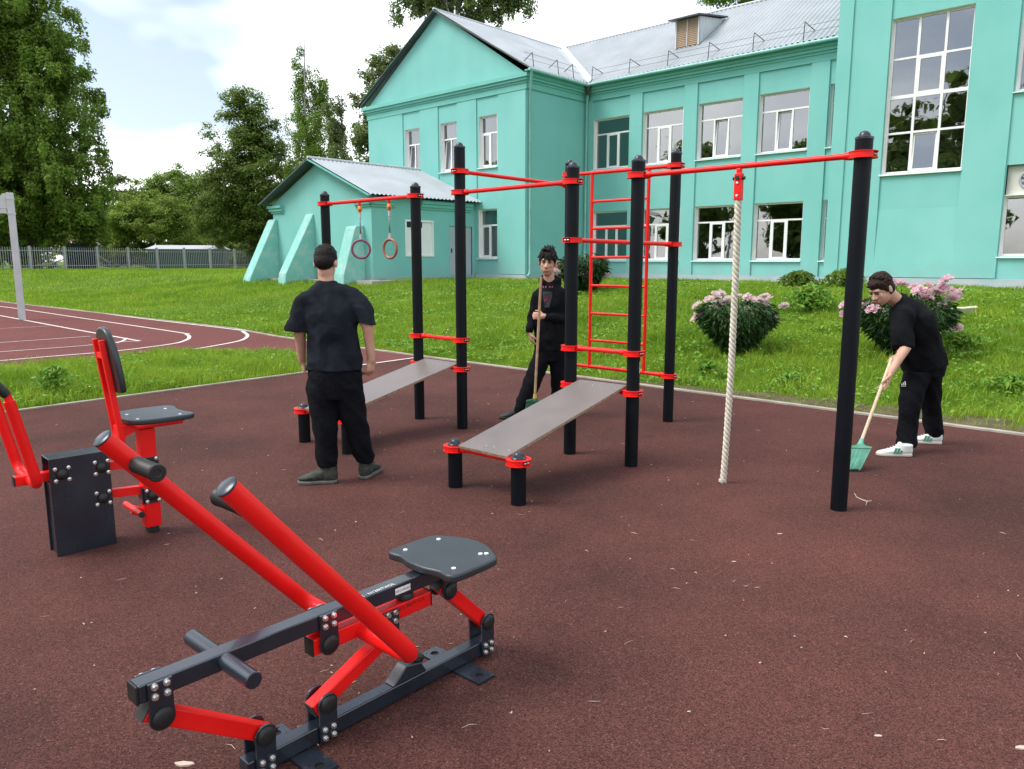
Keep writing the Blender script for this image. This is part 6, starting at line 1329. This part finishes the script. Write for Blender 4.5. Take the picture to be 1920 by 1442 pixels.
# ---- the boy standing with his back to us
Y1 = 5.47
p1 = thing('person', 'young man seen from behind in a washed navy T-shirt by the left bench', 'person', (gp(628, 900).x, Y1, 0))
body = MB(); hc = at(611, 493, 5.50); hp_, f, u, r = head(body, hc, (.02, .90, -.42), (0, .42, .90), 1.0)
body.cap(at(611, 513, 5.50), at(614, 542, Y1 + .01), .057, .052); body.cap(at(614, 572, Y1), at(624, 690, Y1), .085, .09); body.cap(at(588, 576, Y1), at(660, 575, Y1), .045, .045)
body.cap(at(574, 578, Y1), at(562, 622, 5.48), .046, .043); body.cap(at(562, 622, 5.48), at(567, 678, 5.58), .043, .028); body.cap(at(672, 575, Y1), at(690, 615, 5.46), .046, .042); body.cap(at(690, 615, 5.46), at(696, 676, 5.50), .042, .028)
hand(body, at(696, 674, 5.50), (-.12, .05, -1), (-.75, .62, 0), (.3, 1, 0), (.75, .85, .95, 1.0)); hand(body, at(567, 676, 5.58), (.12, .12, -1), (.9, .35, 0), (0, 1, 0), (.5, .6, .65, .7))
la, ra = at(617, 885, 5.43), at(685, 880, 5.56); body.cap(at(604, 725, Y1), at(605, 790, 5.45), .07, .052); body.cap(at(605, 790, 5.45), la, .050, .033); body.cap(at(650, 725, Y1), at(664, 785, 5.50), .07, .052); body.cap(at(664, 785, 5.5), ra, .050, .033)
body.cap(la, la - Z * .05, .034, .036); body.cap(ra, ra - Z * .05, .034, .036)
bo = finish(body, 'body', M['skin'], p1, .0065, 3); hairmesh(hp_, f, u, r, 1.0, p1, M['hair'], 'crop', 3)
sh = MB(); fz = (.02, 1, 0)
sh.loft([ring(613, 526, 5.485, .070, .070, fz), ring(613, 534, 5.48, .100, .082, fz), ring(614, 546, Y1, .160, .092, fz), ring(616, 562, Y1, .200, .110, fz), ring(620, 585, Y1, .196, .125, fz), ring(623, 615, Y1, .184, .125, fz), ring(625, 650, Y1, .190, .128, fz), ring(627, 680, Y1, .203, .135, fz), ring(627, 694, Y1, .206, .138, fz)], 26)
sh.cap(at(600, 556, Y1), at(570, 571, Y1), .088, .078); sh.cap(at(570, 571, Y1), at(562, 595, Y1), .078, .080); sh.loft([(at(566, 580, Y1), Vector((.078, 0, .016)), Vector((0, .084, 0))), (at(560, 600, Y1), Vector((.084, 0, .010)), Vector((0, .090, 0))), (at(557, 622, Y1), Vector((.092, 0, -.012)), Vector((0, .098, 0)))], 18)
sh.cap(at(640, 553, Y1), at(672, 568, Y1), .088, .076); sh.cap(at(672, 568, Y1), at(681, 588, Y1), .076, .074); sh.loft([(at(676, 575, Y1), Vector((.074, 0, -.02)), Vector((0, .082, 0))), (at(682, 592, Y1), Vector((.076, 0, -.018)), Vector((0, .088, 0))), (at(687, 608, Y1), Vector((.078, 0, -.012)), Vector((0, .092, 0)))], 18)
shirt1 = finish(sh, 'shirt', M['teeblue'], p1, .009, 7, [(.014, .16)], folds=[(.004, 26, 20, 10, 19, 23, .3, -9, 9), (.004, -30, 18, 24, 21, 15, 1.9, -9, 9), (.003, 50, 40, -6, 14, 19, .8, -9, .0)])
tr = MB(); tr.loft([ring(627, 680, Y1, .180, .115, fz), ring(627, 705, Y1, .198, .125, fz), ring(626, 728, Y1, .205, .128, fz), ring(627, 745, Y1, .195, .120, fz)], 24)
tr.loft([ring(604, 722, Y1, .105, .118, fz), ring(606, 750, 5.46, .108, .112, fz), ring(608, 785, 5.45, .098, .100, fz), ring(611, 815, 5.44, .086, .090, fz), ring(612, 840, 5.44, .080, .086, fz), ring(613, 858, 5.435, .080, .086, fz), ring(614, 868, 5.43, .074, .080, fz), ring(615, 874, 5.43, .066, .070, fz)], 20)
tr.loft([ring(652, 722, Y1, .105, .118, fz), ring(657, 750, 5.48, .106, .112, fz), ring(664, 785, 5.50, .098, .100, fz), ring(671, 815, 5.52, .090, .094, fz), ring(677, 840, 5.54, .086, .088, fz), ring(682, 856, 5.55, .076, .080, fz), ring(684, 866, 5.555, .064, .068, fz)], 20)
finish(tr, 'trousers', M['trousers'], p1, .009, 5, [(.016, .14)], folds=[(.003, 14, 22, 30, 31, 17, .4, -9, 9), (.0045, 26, -19, 52, 37, 19, 1.3, -9, -.22), (.003, 34, 26, 14, 23, 27, 2.2, -9, 9)])
lh = gp(632, 905); shoe(p1, (la.x + .060, la.y + .005, 0), (la.x - .225, la.y - .035, 0), (M['shoe_dark'], M['sole_dark'], M['black']), .100, .055)
rh = gp(688, 893); shoe(p1, (ra.x - .015, ra.y - .060, 0), (ra.x + .06, ra.y + .22, 0), (M['shoe_dark'], M['sole_dark'], M['black']), .100, .052)
m = MB(); m.loft([(ra + Vector((0, 0, -.02)), Vector((.038, 0, 0)), Vector((0, .038, 0))), (ra + Vector((0, 0, .012)), Vector((.037, 0, 0)), Vector((0, .037, 0)))], 14); m.build('sock', M['white'], p1, smooth=60)
# ---- the boy facing us with a broom
Y2 = 7.88
p2 = thing('person', 'dark-haired young man in black hoodie and black trousers facing the camera with a long broom', 'person', (gp(1030, 782).x, Y2, 0))
body = MB(); hc = at(1027, 491, 7.83); hp_, f, u, r = head(body, hc, (-.16, -.98, -.08), (.05, -.04, 1), 1.10)
body.cap(at(1028, 508, 7.86), at(1031, 536, Y2), .056, .056); body.cap(at(1031, 565, Y2), at(1033, 640, Y2), .085, .085); body.cap(at(1014, 558, Y2), at(1052, 558, Y2), .045, .045)
body.cap(at(1008, 558, Y2), at(1000, 598, 7.90), .040, .036); body.cap(at(1000, 598, 7.9), at(993, 624, 7.78), .036, .027); body.cap(at(1058, 553, Y2), at(1060, 598, 7.84), .045, .038); body.cap(at(1060, 598, 7.84), at(1019, 593, 7.62), .036, .027)
hand(body, at(1019, 593.5, 7.62), (-1, .12, .10), (0, .85, -.15), (0, 0, 1), (1.25, 1.3, 1.3, 1.3), 1.0, .02); hand(body, at(993, 624, 7.78), (.25, .1, -1), (.9, .3, 0), (-.2, -1, 0), (.5, .5, .5, .5), .95)
body.cap(at(1020, 655, Y2), at(1001, 712, 7.82), .075, .05); body.cap(at(1001, 712, 7.82), at(976, 771, 7.79), .05, .036); body.cap(at(1045, 655, Y2), at(1047, 715, 7.92), .075, .05); body.cap(at(1047, 715, 7.92), at(1047, 773, 7.96), .05, .036)
finish(body, 'body', M['skin2'], p2, .0065, 3); face(hp_, f, u, r, 1.10, p2); hairmesh(hp_, f, u, r, 1.10, p2, M['hair'], 'fringe', 5)
sh = MB(); fz = (-.12, -1, 0)
sh.loft([ring(1031, 529, Y2, .068, .068, fz), ring(1032, 537, Y2, .110, .085, fz), ring(1033, 547, Y2, .172, .100, fz), ring(1033, 565, Y2, .190, .122, fz), ring(1034, 595, Y2, .182, .128, fz), ring(1034, 630, Y2, .178, .128, fz), ring(1034, 650, Y2, .180, .130, fz), ring(1034, 658, Y2, .172, .122, fz)], 24)
sh.cap(at(1008, 556, Y2), at(999, 598, 7.90), .064, .060); sh.cap(at(999, 598, 7.9), at(992, 619, 7.79), .058, .040); sh.cap(at(1057, 556, Y2), at(1062, 598, 7.84), .064, .060); sh.cap(at(1062, 598, 7.84), at(1024, 594, 7.64), .058, .040)
cc = at(1031, 527, 7.90); pts = [cc + Vector((.092 * math.cos(a), .075 * math.sin(a), .010 + .028 * math.sin(a))) for a in np.linspace(-1.0, math.pi + 1.0, 15)]
for a, b in zip(pts[:-1], pts[1:]): sh.cap(a, b, .030, .030, 10)
sh.ell(cc + Vector((.02, .10, -.03)), (.11, .055, .075))
hood = finish(sh, 'hoodie', M['teeblack'], p2, .009, 5, [(.014, .14)], folds=[(.004, 26, 20, 10, 19, 23, .3, -9, 9), (.004, -30, 18, 24, 21, 15, 1.9, -9, 9), (.003, 50, 40, -6, 14, 19, .8, -9, .0)])
mid = lambda px, py: at(px, py, 7.75)
drape(hood, [(mid(1018, 547), mid(1036, 547), mid(1035, 560), mid(1018, 561)), (mid(1019, 561), mid(1034, 560), mid(1030, 576), mid(1021, 577))], (0, 1, 0), M['print'], 'chest_print', p2)
drape(hood, [(mid(1019, 558), mid(1028, 556), mid(1027, 563), mid(1020, 566))], (0, 1, 0), M['printred'], 'chest_print', p2, .0045)
for x in (1018, 1022.5, 1030, 1034.5): drape(hood, [(mid(x, 537), mid(x + 2.6, 536.6), mid(x + 2.2, 539.6), mid(x + .4, 540))], (0, 1, 0), M['printpink'], 'chest_letter', p2)
tr = MB(); fz = (-.1, -1, 0)
tr.loft([ring(1033, 640, Y2, .165, .110, fz), ring(1033, 660, Y2, .178, .122, fz), ring(1033, 676, Y2, .170, .115, fz)], 22)
tr.loft([ring(1018, 664, Y2, .095, .112, fz), ring(1008, 690, 7.85, .100, .108, fz), ring(998, 715, 7.82, .098, .102, fz), ring(988, 740, 7.80, .088, .095, fz), ring(979, 762, 7.785, .080, .090, fz), ring(976, 772, 7.78, .078, .085, fz)], 20)
tr.loft([ring(1046, 664, Y2, .090, .112, fz), ring(1047, 690, 7.90, .092, .105, fz), ring(1048, 720, 7.93, .088, .100, fz), ring(1048, 750, 7.95, .082, .092, fz), ring(1048, 774, 7.96, .078, .088, fz)], 20)
finish(tr, 'trousers', M['trousers'], p2, .009, 5, [(.014, .14)], folds=[(.003, 14, 22, 30, 31, 17, .4, -9, 9), (.0045, 26, -19, 52, 37, 19, 1.3, -9, -.22), (.003, 34, 26, 14, 23, 27, 2.2, -9, 9)])
a = gp(979, 784); shoe(p2, (a.x + .01, a.y + .06, 0), (a.x - .235, a.y - .055, 0), (M['shoe_black'], M['shoe_black'], M['black']), .075, .046)
a = at(1048, 782, 7.98); shoe(p2, (a.x, 8.04, 0), (a.x - .10, 7.80, 0), (M['shoe_black'], M['shoe_black'], M['black']), .075, .046)
def broom(label, top, neck, wdir, hw, length, collar, hm, bm_, spread=1.0, flare=0.0, seed=1, shift=0.0, k=1.0):
    t = thing('broom', label, 'broom', tuple(neck), None); d = (neck - top).normalized(); m = MB(); m.path([top, neck + d * .02], .0125, 12); m.build('handle', M[hm], t, smooth=40)
    wd = Vector(wdir).normalized(); nd = wd.cross(d).normalized(); m = MB()
    m.lathe([(.0155, -.03), (.0175, -.01), (.020, .012), (.024, .03)], neck, d, 14); m.build('collar', M[collar], t, smooth=40)
    m = MB(); c = neck + d * .040; m.prism([(-hw, .016), (-hw, 0), (-.035, -.012), (-.022, -.028), (.022, -.028), (.035, -.012), (hw, 0), (hw, .016)], lambda u_, v_, q: c + wd * u_ + d * v_ + nd * q, -.022, .022); m.build('head', M[bm_], t, bevel=.004)
    m = MB(); g_ = random.Random(seed); n = 34
    for i in range(n):
        for j in range(3):
            x = -hw * .96 + 2 * hw * .96 * (i + .5) / n; y = (-1 + j) * .014; a = c + d * .014 + wd * x + nd * y; e = a + d * (length * g_.uniform(.95, 1.02)) + wd * (x * (spread - 1) + shift + g_.uniform(-.003, .003)) + nd * (y * .8 + g_.uniform(-.006, .006) + flare)
            m.bar(a, e, .0042, .0042, nd)
    m.build('bristles', M[bm_], t, kind='stuff'); return t
broom('long brown-handled broom with dark green head held upright by the young man in the hoodie', at(1014.5, 519, 7.52), at(1003, 744, 7.62), (1, -.25, 0), .085, .10, 'yellow', 'wood', 'bristle2', 1.15, 0, 3)
# ---- the boy stooping over his broom
p3 = thing('person', 'stooping young man in black T-shirt and white trainers sweeping at the right', 'person', (gp(1715, 840).x, 6.45, 0))
body = MB(); hc = at(1652, 541, 6.36); hp_, f, u, r = head(body, hc, (-.80, -.36, -.50), (-.42, -.12, .90), 1.04)
body.cap(at(1668, 553, 6.40), at(1694, 574, 6.45), .058, .056); body.cap(at(1708, 596, 6.46), at(1737, 680, 6.47), .08, .075); body.cap(at(1697, 592, 6.34), at(1708, 588, 6.58), .045, .045)
el, wr = at(1699, 650, 6.18), at(1669, 699, 6.06); body.cap(at(1694, 600, 6.28), el, .046, .043); body.cap(el, wr, .043, .029)
hand(body, wr, (-.18, -.16, -1), (-.75, .30, -.05), (-.2, -1, .0), (.38, .55, .9, .95), 1.04, .05)
el2, wr2 = at(1694, 640, 6.62), at(1687, 668, 6.34); body.cap(at(1706, 585, 6.62), el2, .048, .040); body.cap(el2, wr2, .040, .028); hand(body, wr2, (-.55, -.62, -.30), (-.35, .1, -.8), (-.3, -.5, .6), (1.35, 1.4, 1.4, 1.4), .95, .0)
body.cap(at(1724, 700, 6.42), at(1705, 755, 6.34), .062, .05); body.cap(at(1705, 755, 6.34), at(1699, 838, 6.31), .05, .036); body.cap(at(1742, 700, 6.54), at(1744, 755, 6.62), .062, .05); body.cap(at(1744, 755, 6.62), at(1752, 822, 6.66), .05, .036)
finish(body, 'body', M['skin2'], p3, .0065, 3); face(hp_, f, u, r, 1.04, p3); hairmesh(hp_, f, u, r, 1.04, p3, M['hair2'], 'short', 9)
sh = MB(); sp = (at(1688, 563, 6.44), at(1697, 574, 6.45), at(1707, 592, 6.45), at(1714, 614, 6.45), at(1720, 640, 6.46), at(1727, 664, 6.47), at(1733, 688, 6.48)); ax = Vector((.36, .02, -.93)).normalized(); fr_ = Vector((-.90, -.26, -.35)); fr_ = (fr_ - ax * fr_.dot(ax)).normalized(); sd_ = ax.cross(fr_)
for_w = ((.072, .066), (.150, .098), (.200, .128), (.205, .148), (.200, .160), (.198, .168), (.196, .172)); sh.loft([(c, sd_ * a, fr_ * b) for c, (a, b) in zip(sp, for_w)], 26)
sh.cap(at(1690, 568, 6.44), at(1704, 585, 6.45), .080, .13); sh.cap(at(1697, 577, 6.40), at(1694, 592, 6.29), .10, .088)
s0_ = at(1693, 580, 6.30); s1_ = at(1694, 655, 6.20); dd = (s1_ - s0_).normalized(); q1 = Vector((1, .1, 0)); q1 = (q1 - dd * q1.dot(dd)).normalized(); q2 = dd.cross(q1)
sh.loft([(at(1700, 572, 6.36), q1 * .075, q2 * .075), (at(1692, 590, 6.30), q1 * .088, q2 * .08), (at(1690, 620, 6.24), q1 * .090, q2 * .08), (s1_ - dd * .01, q1 * .082, q2 * .082)], 18)
s2_ = at(1690, 638, 6.63); sh.loft([(at(1706, 578, 6.56), q1 * .075, q2 * .075), (at(1698, 605, 6.62), q1 * .085, q2 * .08), (s2_, q1 * .085, q2 * .085)], 16)
finish(sh, 'shirt', M['teeblack'], p3, .009, 7, [(.014, .15)], folds=[(.004, 26, 20, 10, 19, 23, .3, -9, 9), (.004, -30, 18, 24, 21, 15, 1.9, -9, 9), (.003, 50, 40, -6, 14, 19, .8, -9, .0)])
tr = MB(); fz = (-.95, -.3, 0)
tr.loft([ring(1729, 655, 6.47, .150, .115, fz), ring(1731, 666, 6.47, .165, .125, fz), ring(1735, 682, 6.47, .180, .132, fz), ring(1733, 704, 6.47, .172, .125, fz)], 22)
tr.loft([ring(1722, 695, 6.40, .105, .112, fz), ring(1713, 725, 6.36, .100, .102, fz), ring(1706, 755, 6.34, .092, .090, fz), ring(1704, 785, 6.33, .080, .076, fz), ring(1702, 812, 6.32, .082, .078, fz), ring(1700, 828, 6.315, .084, .082, fz), ring(1699, 838, 6.31, .070, .070, fz)], 20)
tr.loft([ring(1742, 695, 6.54, .105, .112, fz), ring(1742, 725, 6.58, .100, .102, fz), ring(1744, 755, 6.62, .090, .088, fz), ring(1748, 780, 6.64, .078, .074, fz), ring(1751, 806, 6.655, .082, .078, fz), ring(1753, 820, 6.66, .072, .072, fz)], 20)
tro = finish(tr, 'trousers', M['trousers'], p3, .009, 5, [(.016, .14)], folds=[(.003, 14, 22, 30, 31, 17, .4, -9, 9), (.0045, 26, -19, 52, 37, 19, 1.3, -9, -.22), (.003, 34, 26, 14, 23, 27, 2.2, -9, 9)])
# the small three-bar mark printed at the pocket
for k in range(3):
    x = 1690.5 + 3.1 * k; h_ = 2.4 + 2.3 * k
    drape(tro, [(at(x, 722, 6.2), at(x + 2.2, 721.8, 6.2), at(x + 1.2, 721.8 - h_, 6.2), at(x - 1.0, 722 - h_, 6.2))], (.12, 1, 0), M['lettering'], 'trouser_mark', p3, .004)
drape(tro, [(at(1690, 724.6, 6.2), at(1699, 724.2, 6.2), at(1699, 723.2, 6.2), at(1690, 723.5, 6.2))], (.12, 1, 0), M['lettering'], 'trouser_mark', p3, .004)
nh = gp(1711, 856); shoe(p3, (nh.x + .0, nh.y + .015, 0), (nh.x - .285, nh.y + .045, 0), (M['shoe_white'], M['sole_white'], M['white']), .072, .048, M['stripe'])
fh = gp(1769, 834); shoe(p3, (fh.x, fh.y + .03, 0), (fh.x - .275, fh.y + .10, 0), (M['shoe_white'], M['sole_white'], M['white']), .072, .048, M['stripe'])
broom('broom with pale wooden handle and light green bristles pushed by the stooping young man', at(1672, 672, 6.12), at(1614, 830, 5.83), (1, -.12, 0), .092, .185, 'bristle', 'woodpale', 'bristle', .95, 0, 5, -.02)
